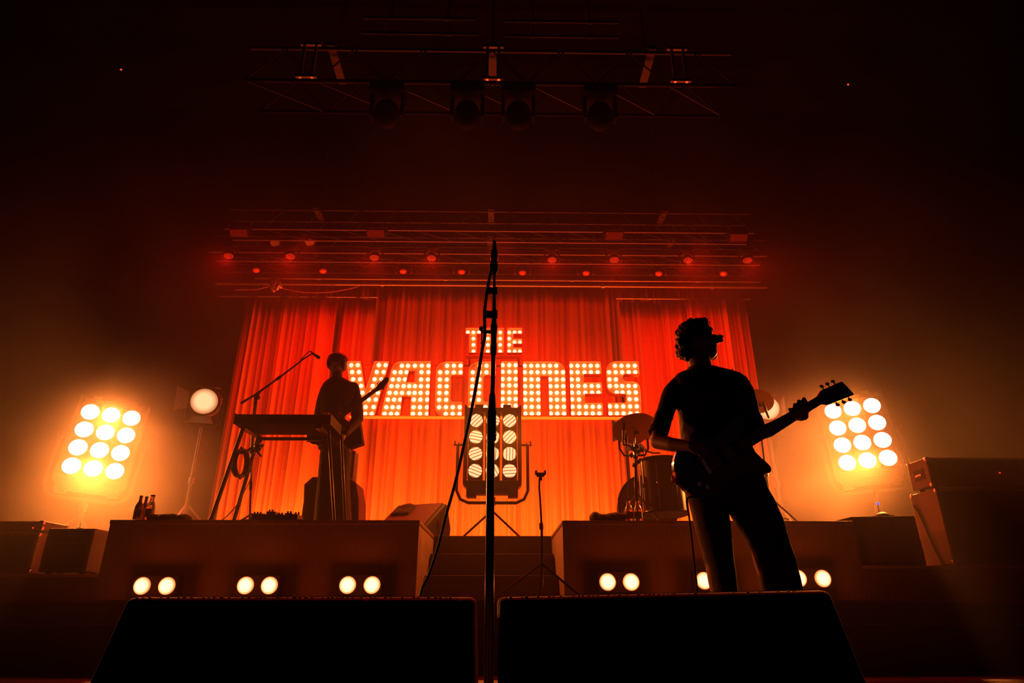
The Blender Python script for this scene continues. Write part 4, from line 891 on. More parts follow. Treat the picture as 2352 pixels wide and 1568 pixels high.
for i, (px, py) in enumerate(((525, 588), (667, 589), (860, 592), (991, 593), (1268, 597), (1411, 597), (1580, 598), (1717, 598))):
    Yw = 7.9; c = P(px, py, Yw); t = thing('wash_light', f'honeycomb moving wash light, {order_words(i, 8)} from the left in its row under the middle truss', 'stage light', c, 'honeycomb wash lights on the middle truss')
    ax = (Vector((c.x*0.8, 6.9, 0.3)) - c).normalized(); q = ax.to_track_quat('Z', 'Y').to_matrix().to_4x4(); Mx = Matrix.Translation(c) @ q @ Matrix.Scale(0.56, 4)
    MB(Mx).lathe([(0.06, -0.16), (0.11, -0.11), (0.125, -0.02), (0.118, 0.0), (0.110, -0.006), (0.001, -0.006)], n=24).build('head', HEADM, t)
    for hx, hy in honeycenters: inst('lens_cell', cell, t, Mx @ Matrix.Translation((hx*0.98, hy*0.98, 0.0)))
    light('wash_beam', 'SPOT', c + ax*0.03, 130, RED, c + Vector((0, -1.3, -2.0)), spot_size=R(105), spot_blend=0.9, shadow_soft_size=0.04)
    for s in (-1, 1): MB().loft_path([c + Vector((s*0.10, 0.02, -0.01)), c + Vector((s*0.10, 0.03, 0.10)), c + Vector((s*0.06, 0.04, 0.15))], 0.013, 8).build('yoke_arm', HEADM, t)
    MB().box(c + Vector((0, 0.04, 0.18)), (0.18, 0.14, 0.07)).build('base_box', HEADM, t, bevel=0.008)
    MB().box(c + Vector((0, 0.04, 0.235)), (0.05, 0.05, 0.06)).build('clamp', HEADM, t)
HEADF = mat('front_fixture_shell', (0.006, 0.005, 0.005), 0.8, spec=0.1)
DOME = mat('dome_lens', (0.75, 0.22, 0.14), 0.25, 0.0, var=0.03, spec=0.8)
for i, (px, py) in enumerate(((742, 622), (926, 623), (1060, 624), (1200, 626), (1346, 627), (1513, 628), (1662, 628), (588, 620))):
    n = i if i < 7 else 0
    c = P(px, py, 8.5); lab = {7: 'far left of the rear truss'}.get(i, ('above the second left curtain', 'left of centre on the rear truss', 'just left of the tall front microphone', 'just right of the tall front microphone', 'above the E and S letters', 'above the drum kit', 'far right of the rear truss')[n])
    t = thing('beam_light', f'small round dome beam light {lab}', 'stage light', c, 'dome beam lights on the rear truss')
    Mx = Matrix.Translation(c) @ (Vector((c.x*0.8, 7.6, 0.3)) - c).normalized().to_track_quat('Z', 'Y').to_matrix().to_4x4() @ Matrix.Scale(0.66, 4)
    MB(Mx).lathe([(0.05, -0.20), (0.085, -0.14), (0.09, -0.01), (0.085, 0.0)], n=20).build('head', HEADM, t)
    MB(Mx).lathe([(0.080, -0.005), (0.074, 0.02), (0.05, 0.042), (0.001, 0.052)], n=20).build('lens', DOME, t)
    for s in (-1, 1):
        MB().loft_path([c + Vector((s*0.115, 0.04, 0.0)), c + Vector((s*0.125, 0.05, 0.12)), c + Vector((s*0.06, 0.06, 0.19))], 0.014, 8).build('yoke_arm', ALU if 0 < i < 6 else HEADM, t)
    MB().box(c + Vector((0, 0.06, 0.215)), (0.20, 0.16, 0.07)).build('base_box', HEADM, t, bevel=0.006)
    MB().box(c + Vector((0, 0.06, 0.27)), (0.05, 0.05, 0.06)).build('clamp', HEADM, t)
PAN = emit('strobe_face', (1.0, 0.03, 0.015), 0.085, sample='NONE')
for px, py, lab in ((548, 535, 'at the far left'), (863, 536, 'left of the tall microphone'), (1411, 541, 'right of the tall microphone'), (1697, 546, 'at the far right')):
    c = P(px, py, 7.28); t = thing('strobe_panel', f'flat rectangular strobe panel {lab} of the upper truss', 'stage light', c, 'strobe panels on the upper truss')
    k = M1(px, py, 7.28); Mx = Matrix.Translation(c) @ Matrix.Rotation(R(38), 4, 'X')
    MB(Mx).box((0, 0.05, 0), (42*k, 0.09, 21*k)).build('housing', HEADM, t, bevel=0.006)
    MB(Mx).box((0, -0.002, 0), (38*k, 0.012, 16*k)).build('face', PAN, t)
    for s in (-1, 1): MB().loft_path([Mx @ Vector((s*23*k, 0.05, 0)), c + Vector((s*23*k, 0.11, 0.16))], 0.010, 6).build('yoke_arm', HEADM, t)
    MB().loft_path([c + Vector((-23*k, 0.11, 0.16)), c + Vector((23*k, 0.11, 0.16))], 0.012, 6).build('bracket', HEADM, t)
for px, py, lab in ((632, 557, 'nearer the left edge'), (712, 556, 'nearer the centre')):
    c = P(px, py, 7.9); t = thing('par_can', f'small red-lit par can on the middle truss at left, {lab}', 'stage light', c, 'par cans on the middle truss')
    MB().lathe([(0.05, -0.12), (0.055, 0.0), (0.06, 0.02)], c, (0.2, -0.5, -0.8), 16).build('can', mat('par_shell', (0.12, 0.10, 0.10), 0.5, 0.3), t)
    MB().loft_path([c + Vector((-0.07, 0, 0)), c + Vector((-0.07, 0.02, 0.12)), c + Vector((0.07, 0.02, 0.12)), c + Vector((0.07, 0, 0))], 0.008, 6).build('yoke', ALU, t)
# front truss high over the stage, nearly black
FYt = 4.75
t, zf_ = truss('dark front truss high above the stage with hanging lights', 560, 1690, 190, FYt, 0.40, 0.42, m=HEADF, r=0.018, pitch=0.6)
for px, lab in ((700, 'at left'), (1132, 'in the middle'), (1565, 'at right')):
    a = P(px, 192, FYt-0.06); t = thing('truss_coupler', f'pair of upright steel coupler bars on the front truss {lab}', 'truss', a, 'truss couplers on the front truss')
    for s in (-1, 1): MB().box2((a.x+s*0.055-0.012, FYt-0.07, zf_-0.02), (a.x+s*0.055+0.012, FYt-0.045, zf_+0.42)).build('upright_bar', ALU, t)
    for z in (zf_, zf_+0.40): MB().box((a.x, FYt-0.055, z), (0.20, 0.03, 0.03)).build('cross_plate', mat('coupler_metal', (0.12, 0.11, 0.11), 0.5, 0.3), t, bevel=0.004)
for i, (px, lab) in enumerate(((897, 'outermost left'), (1076, 'just left of the middle coupler'), (1190, 'just right of the middle coupler'), (1372, 'outermost right'))):
    c = P(px, 172, FYt+0.1); c.z = zf_ - 0.30; t = thing('moving_head_light', f'dark moving head light under the front truss, {lab}', 'stage light', c, 'moving head lights under the front truss')
    MB().box2((c.x-0.16, c.y-0.14, zf_-0.12), (c.x+0.16, c.y+0.14, zf_-0.02)).build('base_box', HEADF, t, bevel=0.01)
    MB().ell(c, (0.12, 0.12, 0.15), None, 20, 12).build('head', HEADF, t)
    for s in (-1, 1): MB().box((c.x+s*0.145, c.y, c.z+0.08), (0.03, 0.10, 0.26)).build('yoke_arm', HEADF, t, bevel=0.006)
for px0, px1, py, lab in ((835, 1092, 42, 'upper left'), (1160, 1420, 50, 'upper right'), (830, 1098, 77, 'lower left'), (1160, 1420, 84, 'lower right')):
    pipe('front_pipe', f'thin pipe high over the front of the stage, {lab} of four', px0, px1, py, 4.3 if 'upper' in lab else 4.36, 0.014, m=DARKRIG)
for px, py, px2, py2, lab in ((250, 124, 278, 160, 'left'), (1972, 160, 1948, 194, 'right')):
    a, b = P(px, py, 5.2), P(px2, py2, 5.2); t = thing('drop_bar', f'lone slanting steel bar hung in the dark at upper {lab}', 'bar', (a+b)/2, 'lone bars hung at the sides')
    MB().loft_path([a, b], 0.012, 8).build('bar', ALU, t); MB().loft_path([a, (a.x, a.y, 9.5)], 0.003, 5).build('hanging_wire', DARKRIG, t)
# ================================================================ people and guitars
def ring(px0, px1, py, Y, dr, n=24, flat=0.0):
    c = P((px0+px1)/2, py, Y); hw = (P(px1, py, Y) - P(px0, py, Y)).length/2; out = []
    for i in range(n):
        a = 2*math.pi*i/n; ca, sa = math.cos(a), math.sin(a)
        e = 0.85
        out.append(c + Vector((hw*math.copysign(abs(ca)**e, ca), dr*math.copysign(abs(sa)**e, sa), 0)))
    return out
def zring(px, Y, z, rx, ry, n=24):
    c = PYZ(px, Y, z); return [c + Vector((rx*math.cos(2*math.pi*i/n), ry*math.sin(2*math.pi*i/n), 0)) for i in range(n)]
def finger(mb, pts, r0, r1):
    k = len(pts); mb.chain(pts, [r0 + (r1-r0)*i/(k-1) for i in range(k)], 10)

def guitar(label, E, T, Y, length, inline, body_m, guard_m, strap_pts, frets=13, wide=1.0):
    e, tp = P(*E, Y), P(*T, Y); a = (tp - e); a.y = 0; a.normalize(); n = Vector((-a.z, 0, a.x)); L = length
    Wd = lambda s, t_, y=0: e + a*(s*L) + n*(t_*L) + Vector((0, y*L, 0))
    t = thing('electric_guitar', label, 'guitar', e + a*(0.22*L), 'electric guitars in the players\' hands')
    ctl = [(0,0),(0.015,.06),(0.06,.115),(0.13,.14),(.21,.12),(.29,.10),(.37,.125),(.43,.13),(.455,.10),(.42,.06),(.395,.032),(.395,-.032),(.41,-.06),(.42,-.10),(.432,-.15),(.412,-.172),(.36,-.15),(.28,-.115),(.19,-.125),(.11,-.135),(.045,-.11),(.01,-.055)]
    ctl = [(s, q*wide) for s, q in ctl]
    bo = bez([Vector((s, q, 0)) for s, q in ctl + ctl[:1]], 4)[:-1]; bo = [(p.x, p.y) for p in bo]
    MB().prism([bo], lambda s, q, y: Wd(s, q, y), -0.022, 0.022).build('body', body_m, t, bevel=0.008)
    pg = [(.39,.028),(.36,.09),(.30,.06),(.20,.055),(.17,.0),(.10,-.04),(.04,-.05),(.06,-.10),(.12,-.12),(.20,-.11),(.28,-.10),(.36,-.132),(.42,-.155),(.425,-.135),(.40,-.09),(.385,-.028)]
    pg = bez([Vector((s, q*wide, 0)) for s, q in pg + pg[:1]], 3)[:-1]
    MB().prism([[(p.x, p.y) for p in pg]], lambda s, q, y: Wd(s, q, y), -0.0255, -0.021).build('pickguard', guard_m, t)
    NECK = mat('dark_neck_wood', (0.05, 0.025, 0.018), 0.4); 
    vv = []; 
    rr = []
    for s, wd, dp in ((.36, .029, .020), (.42, .028, .020), (.83, .0215, .017), (.85, .021, .016)):
        rr.append([Wd(s, wd*math.cos(R(q)), -0.024 + (dp*max(0, math.sin(R(q))) if q <= 180 else 0)) for q in (0, 30, 60, 90, 120, 150, 180)])
    MB().rings(rr).build('neck', NECK, t)
    fm = MB().box((0, 0, 0), (0.0022, 0.0022, 1.0)).mesh('fret', CHROME)
    for i in range(1, frets+1):
        s = .83 - .648*(1 - 2**(-i/12))/1.0; wd = .0215 + (.83 - s)/.41*.0065
        c = Wd(s, 0, -0.0248); rot = Matrix((Vector((a.x, 0, a.z)), Vector((0, 1, 0)), n)).transposed().to_4x4()
        inst('fret', fm, t, Matrix.Translation(c) @ rot @ Matrix.Diagonal((1, 1, wd*2*L, 1)))
    if inline:
        hs = [(.83,.021),(.86,.026),(.885,.036),(.99,.050),(1.012,.030),(1.0,.0),(.985,-.006),(.94,-.020),(.905,-.044),(.885,-.034),(.86,-.022),(.83,-.021)]
        tun = [(.885 + .020*i, .040 + .0022*i, 1) for i in range(6)]
    else:
        hs = [(.83,.021),(.86,.023),(.892,.038),(1.017,.026),(1.022,.020),(1.030,-.056),(1.024,-.060),(.902,-.043),(.88,-.038),(.86,-.023),(.83,-.021)]
        tun = [(.915 + .034*i, .037 - .0032*i, 1) for i in range(3)] + [(.925 + .036*i, -.046 - .0045*i, -1) for i in range(3)]
    MB().prism([hs], lambda s, q, y: Wd(s, q, y), -0.020, -0.004).build('headstock', NECK, t, bevel=0.0015)
    for s, q, sg in tun:
        mb = MB(); sz = 0.6 if inline else 1.0
        mb.loft_path([Wd(s, q - sg*.004, -.012), Wd(s, q + sg*.010*sz, -.012)], 0.0035, 6); mb.ell(Wd(s, q + sg*.016*sz, -.012), (0.011*sz, 0.007, 0.0085*sz), None, 10, 7); mb.build('tuning_peg', CHROME, t)
    for i, s in enumerate((.155, .25, .34)):
        MB().box(Wd(s, 0, -0.031), (0.020 if i == 0 else 0.034, 0.014, 0.08), Matrix((Vector((a.x, 0, a.z)), Vector((0, 1, 0)), n)).transposed()).build('bridge' if i == 0 else 'pickup', CHROME if i == 0 else BLACK, t, bevel=0.003)
    for s, q in ((.10, -.085), (.075, -.055)): MB().lathe([(0.012, 0), (0.010, -0.016)], Wd(s, q*wide, -0.0255), (0, 1, 0), 12).build('knob', CHROME, t)
    for i in range(6):
        q = -.015 + .006*i; MB().loft_path([Wd(.155, q*1.5, -.039), Wd(.84, q*0.9, -.0275)], 0.0006, 4).build('string', CHROME, t)
    for s, q in ((0.0, 0.0), (.44, .115*wide)): MB().lathe([(0.006, 0), (0.009, 0.012)], Wd(s, q, 0), -a if s == 0 else (n + a*0.5), 10).build('strap_button', CHROME, t)
    sp = bez([Wd(.445, .12*wide, -.005)] + strap_pts + [Wd(-.004, 0.0, .01)], 6); mb = MB(); vv = []; ff = []
    for i, p in enumerate(sp):
        d = (sp[min(i+1, len(sp)-1)] - sp[max(i-1, 0)]).normalized(); sd = d.cross(Vector((0, 1, 0)))
        if sd.length < 0.3: sd = d.cross(Vector((1, 0, 0)))
        sd.normalize(); nn = d.cross(sd).normalized(); wq = 0.022
        vv += [p + sd*wq + nn*0.0015, p - sd*wq + nn*0.0015, p - sd*wq - nn*0.0015, p + sd*wq - nn*0.0015]
        if i:
            for q in range(4): ff.append(((i-1)*4+q, (i-1)*4+(q+1) % 4, i*4+(q+1) % 4, i*4+q))
    mb.add(vv, ff).build('strap', mat('strap_leather', (0.03, 0.018, 0.012), 0.7), t)
    return Wd, t

# ---------------------------------------------------------------- the guitarist in front, facing us, head turned to the right
GY = 3.18; k = M1(1640, 950, GY)
J = lambda px, py, Y=GY: P(px, py, Y)
rt = PYZ(1765, GY, 0.0)
g = thing('person', 'person in a dark shirt and sunglasses playing guitar at right, looking away to the right', 'person', (rt.x, GY, 0), 'band members')
SHIRT = mat('dark_shirt', (0.030, 0.018, 0.015), 0.8, var=0.2, scale=50, bump=0.2)
TROUS = mat('dark_trousers', (0.016, 0.012, 0.012), 0.85, var=0.2, scale=60, bump=0.15)
# skin: head, neck, trunk, limbs, hands in one surface
mb = MB()
Hc = J(1604, 784); Hm = Matrix.Translation(Hc) @ Matrix.Rotation(R(30), 4, 'Z') @ Matrix.Rotation(R(-11), 4, 'Y')
h_ = lambda x, y, z: Hm @ Vector((x, y, z))
Hr = Hm.to_3x3()
mb.ell(h_(-0.012, 0, 0.030), (0.094, 0.075, 0.082), Hr, 24, 16)          # cranium
mb.ell(h_(0.040, 0, -0.020), (0.070, 0.062, 0.078), Hr, 20, 14)          # face
mb.ell(h_(0.044, 0, -0.064), (0.058, 0.052, 0.042), Hr, 18, 12)          # jaw
mb.ell(h_(0.086, 0, -0.082), (0.026, 0.024, 0.022), Hr)                  # chin
mb.ell(h_(0.084, 0, 0.022), (0.018, 0.058, 0.012), Hr)                   # brow
mb.chain([h_(0.090, 0, 0.010), h_(0.108, 0, -0.018), h_(0.100, 0, -0.026)], [0.009, 0.012, 0.011], 10)   # nose
mb.ell(h_(0.092, 0, -0.046), (0.010, 0.022, 0.006), Hr); mb.ell(h_(0.090, 0, -0.056), (0.010, 0.020, 0.007), Hr)   # lips
for s in (-1, 1):
    mb.ell(h_(0.082, s*0.030, 0.004), 0.013, Hr, 12, 8)                   # eyes
    mb.ell(h_(-0.010, s*0.074, -0.012), (0.020, 0.010, 0.031), Hr @ Matrix.Rotation(s*R(-18), 3, 'Z'))     # ears
mb.chain([J(1603, 818), J(1609, 842), J(1611, 864)], [25.5*k, 26*k, 28*k], 18)
mb.rings([ring(1580, 1690, 866, GY, 0.07), ring(1562, 1712, 884, GY, 0.09), ring(1568, 1715, 930, GY, 0.10), ring(1572, 1712, 985, GY, 0.095), ring(1574, 1738, 1060, GY, 0.09), ring(1584, 1745, 1110, GY, 0.09)])
# right arm (strumming)
aR = [J(1556, 888), J(1529, 938, 3.17), J(1511, 1008, 3.12)]; mb.chain(aR, [19*k, 17*k, 16*k])
fR = [J(1511, 1014, 3.11), J(1545, 1021, 3.02), J(1588, 1025, 2.935)]; mb.chain(fR, [17.2*k, 15.5*k, 11.5*k])
mb.ell(J(1601, 1030, 2.925), (0.040, 0.018, 0.030), Matrix.Rotation(R(22), 3, 'Y'))
for i, (bx, by, mx, my, tx, ty) in enumerate(((1612, 1026, 1621, 1034, 1618, 1045), (1613, 1032, 1620, 1041, 1614, 1050), (1611, 1037, 1616, 1046, 1609, 1053), (1607, 1041, 1611, 1049, 1604, 1054))):
    finger(mb, [J(bx-6, by-2, 2.922), J(bx, by, 2.915), J(mx, my, 2.91), J(tx, ty, 2.935)], 0.0105, 0.0075)
finger(mb, [J(1596, 1022, 2.92), J(1608, 1020, 2.905), J(1619, 1026, 2.905), J(1623, 1034, 2.915)], 0.013, 0.009)
# left arm (fretting)
mb.chain([J(1700, 884), J(1720, 932, 3.17), J(1735, 990, 3.13)], [18*k, 16.5*k, 15*k])
mb.chain([J(1737, 996, 3.12), J(1765, 988, 3.09), J(1795, 971, 3.05), J(1822, 956, 3.01)], [16.5*k, 15.5*k, 13*k, 11*k])
mb.ell(J(1838, 949, 3.005), (0.036, 0.020, 0.040), Matrix.Rotation(R(28), 3, 'Y'))
mb.ell(J(1846, 955, 2.995), (0.024, 0.018, 0.022))
for (bx, by, mx, my, tx, ty) in ((1829, 962, 1813, 937, 1823, 944), (1838, 959, 1824, 926, 1833, 936), (1847, 953, 1833.5, 918.5, 1842, 928), (1853, 946, 1845, 913, 1852, 922)):
    finger(mb, [J(bx, by, 2.99), J(bx-2, by-6, 2.955), J((bx+mx)/2-1, (by+my)/2, 2.935), J(mx+1, my+2, 2.94), J(tx, ty, 2.962)], 0.0112, 0.0082)
finger(mb, [J(1845, 957, 3.02), J(1852, 942, 3.03), J(1848, 926, 3.03)], 0.014, 0.010)
# legs and feet under the trousers
mb.chain([J(1626, 1110), PYZ(1650, GY, 0.52), PYZ(1692, GY, 0.10)], [0.070, 0.052, 0.040]); mb.chain([J(1712, 1110), PYZ(1768, GY, 0.52), PYZ(1862, GY, 0.10)], [0.075, 0.055, 0.042])
union(mb, 'body', SKIN, g, 0.0055, 5)
# shirt with short rolled sleeves, open collar
mb = MB()
mb.rings([ring(1586, 1642, 846, GY, 0.06), ring(1573, 1668, 853, GY, 0.075), ring(1552, 1704, 862, GY, 0.085), ring(1543, 1716, 874, GY, 0.10), ring(1546, 1719, 900, GY, 0.115), ring(1557, 1716, 940, GY, 0.122), ring(1563, 1712, 970, GY, 0.12), ring(1565, 1718, 1005, GY, 0.118), ring(1566, 1732, 1040, GY, 0.118), ring(1568, 1748, 1070, GY, 0.12), ring(1570, 1752, 1084, GY, 0.12)])
mb.chain([J(1561, 888), J(1543, 902), J(1531, 938, 3.17), J(1520, 968, 3.15)], [24*k, 22*k, 20.5*k, 20*k], 18)
mb.cyl(J(1521, 966, 3.15), J(1510.5, 996, 3.125), 20.5*k, 23*k, 18)
mb.chain([J(1696, 879), J(1712, 900), J(1721, 932, 3.17), J(1731, 962, 3.15)], [23*k, 21*k, 19*k, 18*k], 18)
mb.cyl(J(1731, 958, 3.15), J(1737, 982, 3.135), 19*k, 20*k, 18)
union(mb, 'shirt', SHIRT, g, 0.007, 4, (0.010, 0.05))
mb = MB(); rr = []
for r_, dz in ((0.063, 0.0), (0.067, 0.028), (0.070, 0.034), (0.075, 0.004), (0.082, -0.012)):
    c = J(1612, 858); rr.append([c + Vector((r_*math.cos(2*math.pi*i/28)*1.03, r_*math.sin(2*math.pi*i/28), dz + 0.010*math.sin(2*math.pi*i/28) - (0.03 if abs(i-21) < 2 else 0))) for i in range(28)])
mb.rings(rr, cap=False)
for a_, b_, c_ in (((1588, 852), (1612, 866), (1597, 884)), ((1636, 852), (1613, 866), (1630, 882))):
    A, B, C = J(*a_, GY-0.078), J(*b_, GY-0.095), J(*c_, GY-0.108); nrm = Vector((0, -0.006, 0)); mb.add([A, B, C, A+nrm, B+nrm, C+nrm], [(0, 2, 1), (3, 4, 5), (0, 1, 4, 3), (1, 2, 5, 4), (2, 0, 3, 5)])
mb.build('collar', SHIRT, g)
for i in range(5): MB().lathe([(0.006, 0), (0.006, -0.003)], J(1614 + i*2, 895 + i*30, GY-0.122), (0, 1, 0), 10).build('button', BLACKMETAL, g)
# trousers
mb = MB()
mb.rings([ring(1571, 1750, 1072, GY, 0.112), ring(1574, 1753, 1090, GY, 0.12), ring(1577, 1757, 1112, GY, 0.12), ring(1580, 1762, 1136, GY, 0.11), ring(1592, 1750, 1152, GY, 0.09)])
LL = [(1100, 1577, 1662), (1138, 1579, 1668), (1165, 1587, 1670), (1220, 1601, 1676), (1266, 1615, 1680), (1313, 1626, 1687), (1362, 1636, 1692)]
LR = [(1100, 1678, 1753), (1120, 1670, 1758), (1154, 1669, 1777), (1186, 1682, 1792), (1206, 1695, 1798), (1238, 1715, 1806), (1270, 1727, 1818), (1297, 1738, 1827), (1338, 1747, 1835), (1362, 1752, 1843)]
mb.rings([ring(a, b, y, GY, 0.105 - 0.02*i/6) for i, (y, a, b) in enumerate(LL)] + [zring(1686, GY, 0.12, 0.078, 0.088), zring(1694, GY, 0.035, 0.082, 0.10)])
mb.rings([ring(a, b, y, GY, 0.105 - 0.015*i/9) for i, (y, a, b) in enumerate(LR)] + [zring(1848, GY, 0.12, 0.108, 0.10), zring(1868, GY, 0.035, 0.112, 0.11)])
union(mb, 'trousers', TROUS, g, 0.008, 3, (0.008, 0.08))
for px in (1694, 1868):
    c = PYZ(px, GY, 0.0); mb = MB(); mb.ell((c.x, GY-0.06, 0.045), (0.048, 0.145, 0.043), None, 18, 10); mb.box2((c.x-0.045, GY-0.18, 0.002), (c.x+0.045, GY+0.07, 0.02)); union(mb, 'shoe', RUBBER, g, 0.007, 3)
MB().rings([ring(1573, 1751, 1074, GY, 0.123), ring(1574, 1752, 1084, GY, 0.125)], cap=False).build('belt', BLACK, g)
# curly hair
mb = MB(); rnd = random.Random(9)
mb.ell(h_(-0.022, 0, 0.042), (0.098, 0.088, 0.076), Hr, 24, 16)
mb.ell(J(1570, 798), (0.036, 0.075, 0.060), Matrix.Rotation(R(20), 3, 'Y')); mb.ell(J(1578, 814), (0.020, 0.055, 0.032), Matrix.Rotation(R(30), 3, 'Y'))
for px, py, r_ in ((1616, 741, 14), (1602, 741, 14), (1590, 745, 14), (1579, 753, 14), (1570, 763, 13), (1564, 773, 13), (1562, 786, 13), (1563, 797, 12), (1567, 806, 11), (1574, 816, 9), (1580, 822, 6), (1622, 748, 9), (1628, 757, 6)):
    for q in range(5):
        mb.ell(J(px + rnd.uniform(-4, 4), py + rnd.uniform(-3, 4), GY + rnd.uniform(-0.06, 0.06)), r_*k*rnd.uniform(0.55, 0.85), None, 10, 7)
for px, py in ((1611, 734.5), (1617, 733), (1600, 735), (1593, 738), (1585, 743), (1575, 752), (1567, 763), (1560, 772), (1555, 783), (1556, 790), (1606, 735)):
    mb.ell(J(px, py, GY + rnd.uniform(-0.03, 0.03)), (0.010, 0.010, 0.010), None, 8, 6)
union(mb, 'hair', HAIR, g, 0.0045, 1, (0.022, 0.022))
mb = MB()
for a_, b_, c_ in (((1622, 748), (1629, 738), (1631, 746)), ((1622, 746), (1634, 752), (1640, 764)), ((1620, 742), (1625, 733), (1628, 731))):
    mb.loft_path(bez([J(*a_), J(*b_), J(*c_)], 5), 0.0018, 5)
mb.build('stray_curl', HAIR, g)
# sunglasses
mb = MB(Hm)
mb.box((0.100, 0, -0.002), (0.026, 0.144, 0.038))
for s in (-1, 1):
    mb.box((0.098, s*0.036, -0.006), (0.026, 0.062, 0.038)); mb.box((0.052, s*0.077, 0.004), (0.120, 0.006, 0.014)); mb.box((-0.012, s*0.078, -0.004), (0.020, 0.006, 0.012))
mb.build('sunglasses', mat('sunglass_frame', (0.01, 0.009, 0.009), 0.15, spec=0.7), g, bevel=0.003)
# his guitar and its cable
GUITBODY = mat('dark_guitar_lacquer', (0.025, 0.008, 0.006), 0.12, spec=0.8); GUARD = mat('tortoise_pickguard', (0.11, 0.035, 0.022), 0.3)
Wd, gt = guitar('dark electric guitar held by the guitarist at right, its headstock raised to the right', (1556, 1108), (1947, 882), 3.0, 0.968, False, GUITBODY, GUARD,
    [J(1712, 985, 3.05), J(1704, 930, 3.04), J(1694, 880, 3.06), J(1688, 853, 3.17), J(1680, 880, 3.30), J(1630, 980, 3.31), J(1575, 1070, 3.26), J(1553, 1095, 3.12)])
pts = [Wd(.05, -.085, -0.022), Wd(.03, -.10, -0.05), J(1578, 1145, 2.97), J(1583, 1190, 2.97), J(1590, 1250, 2.97), J(1596, 1310, 2.97), J(1601, 1360, 2.97), PYZ(1606, 2.97, 0.10), PYZ(1612, 2.95, 0.01), PYZ(1640, 2.7, 0.006), PYZ(1700, 2.4, 0.006)]
tag(MB().loft_path(bez(pts, 5), 0.0042, 7).build('guitar_cable', RUBBER, at=pts[-1]), 'black cable hanging from the front guitar beside the guitarist\'s leg', 'cable')

# ---------------------------------------------------------------- the keyboard player
KY = 6.27; k = M1(775, 950, KY)
J = lambda px, py, Y=KY: P(px, py, Y)
rt = PYZ(768, KY, RZ)
g2 = thing('person', 'person with a bowl haircut and dark suit standing at the keyboard on the left riser', 'person', (rt.x, KY, RZ), 'band members')
SUIT = mat('dark_suit', (0.022, 0.013, 0.012), 0.85, var=0.2, scale=60, bump=0.1)
mb = MB(); Hc = J(774, 834); Hm = Matrix.Translation(Hc) @ Matrix.Rotation(R(-86), 4, 'Z') @ Matrix.Rotation(R(6), 4, 'Y'); Hr = Hm.to_3x3(); h_ = lambda x, y, z: Hm @ Vector((x, y, z))
mb.ell(h_(-0.01, 0, 0.025), (0.092, 0.074, 0.080), Hr, 22, 14); mb.ell(h_(0.030, 0, -0.030), (0.066, 0.060, 0.078), Hr, 20, 12); mb.ell(h_(0.040, 0, -0.078), (0.045, 0.045, 0.030), Hr)
mb.chain([h_(0.090, 0, 0.005), h_(0.106, 0, -0.024), h_(0.098, 0, -0.032)], [0.009, 0.012, 0.010], 10)
mb.ell(h_(0.090, 0, -0.054), (0.010, 0.022, 0.006), Hr); mb.ell(h_(0.088, 0, -0.063), (0.010, 0.020, 0.007), Hr); mb.ell(h_(0.082, 0, 0.014), (0.016, 0.055, 0.010), Hr)
for s in (-1, 1): mb.ell(h_(0.080, s*0.030, -0.004), 0.012, Hr); mb.ell(h_(-0.006, s*0.074, -0.020), (0.020, 0.010, 0.030), Hr)
mb.chain([J(774, 852), J(774, 870), J(774, 880)], [12.6*k, 12.8*k, 15*k], 16)
mb.rings([ring(755, 800, 884, KY, 0.07), ring(748, 812, 900, KY, 0.09), ring(748, 795, 945, KY, 0.085), ring(745, 790, 1000, KY, 0.08), ring(742, 802, 1040, KY, 0.085)])
mb.chain([J(752, 900), J(738, 940, 6.26), J(735, 962, 6.22), J(748, 957, 6.02)], [10*k, 9*k, 9*k, 7*k]); mb.chain([J(810, 892), J(820, 935, 6.27), J(822, 962, 6.24), J(800, 987, 6.13), J(788, 1002, 6.05)], [10*k, 10*k, 9*k, 7.5*k, 6*k])
hb = J(752, 955, 5.97); mb.ell(hb, (0.035, 0.045, 0.016))
for i in range(4): finger(mb, [hb + Vector((-0.024+0.016*i, -0.025, 0.0)), hb + Vector((-0.027+0.018*i, -0.058, 0.010)), hb + Vector((-0.028+0.019*i, -0.080, -0.008))], 0.0095, 0.0075)
finger(mb, [hb + Vector((0.03, 0.01, 0)), hb + Vector((0.05, -0.03, -0.004)), hb + Vector((0.05, -0.05, -0.010))], 0.010, 0.008)
hb = J(783, 1006, 6.02); mb.ell(hb, (0.040, 0.022, 0.036))
for i in range(4): finger(mb, [hb + Vector((-0.02, -0.010, 0.024-0.016*i)), hb + Vector((-0.055, -0.022, 0.018-0.017*i)), hb + Vector((-0.072, -0.008, 0.004-0.016*i))], 0.0095, 0.0075)
finger(mb, [hb + Vector((0.0, -0.012, 0.03)), hb + Vector((-0.025, -0.022, 0.045)), hb + Vector((-0.05, -0.02, 0.042))], 0.0105, 0.008)
mb.chain([J(752, 1040), PYZ(748, KY, RZ+0.5), PYZ(743, KY, RZ+0.1)], [0.065, 0.05, 0.04]); mb.chain([J(792, 1040), PYZ(788, KY, RZ+0.5), PYZ(788, KY, RZ+0.1)], [0.065, 0.05, 0.04])
union(mb, 'body', SKIN, g2, 0.008, 5)
mb = MB()
mb.rings([ring(759, 788, 868, KY, 0.062), ring(752, 800, 874, KY, 0.08), ring(743, 816, 882, KY, 0.10), ring(738, 820, 893, KY, 0.115), ring(736, 818, 915, KY, 0.12), ring(737, 802, 938, KY, 0.12), ring(736, 782, 952, KY, 0.115), ring(730, 779, 975, KY, 0.115), ring(727, 781, 995, KY, 0.12), ring(730, 790, 1012, KY, 0.125), ring(732, 797, 1033, KY, 0.13)])
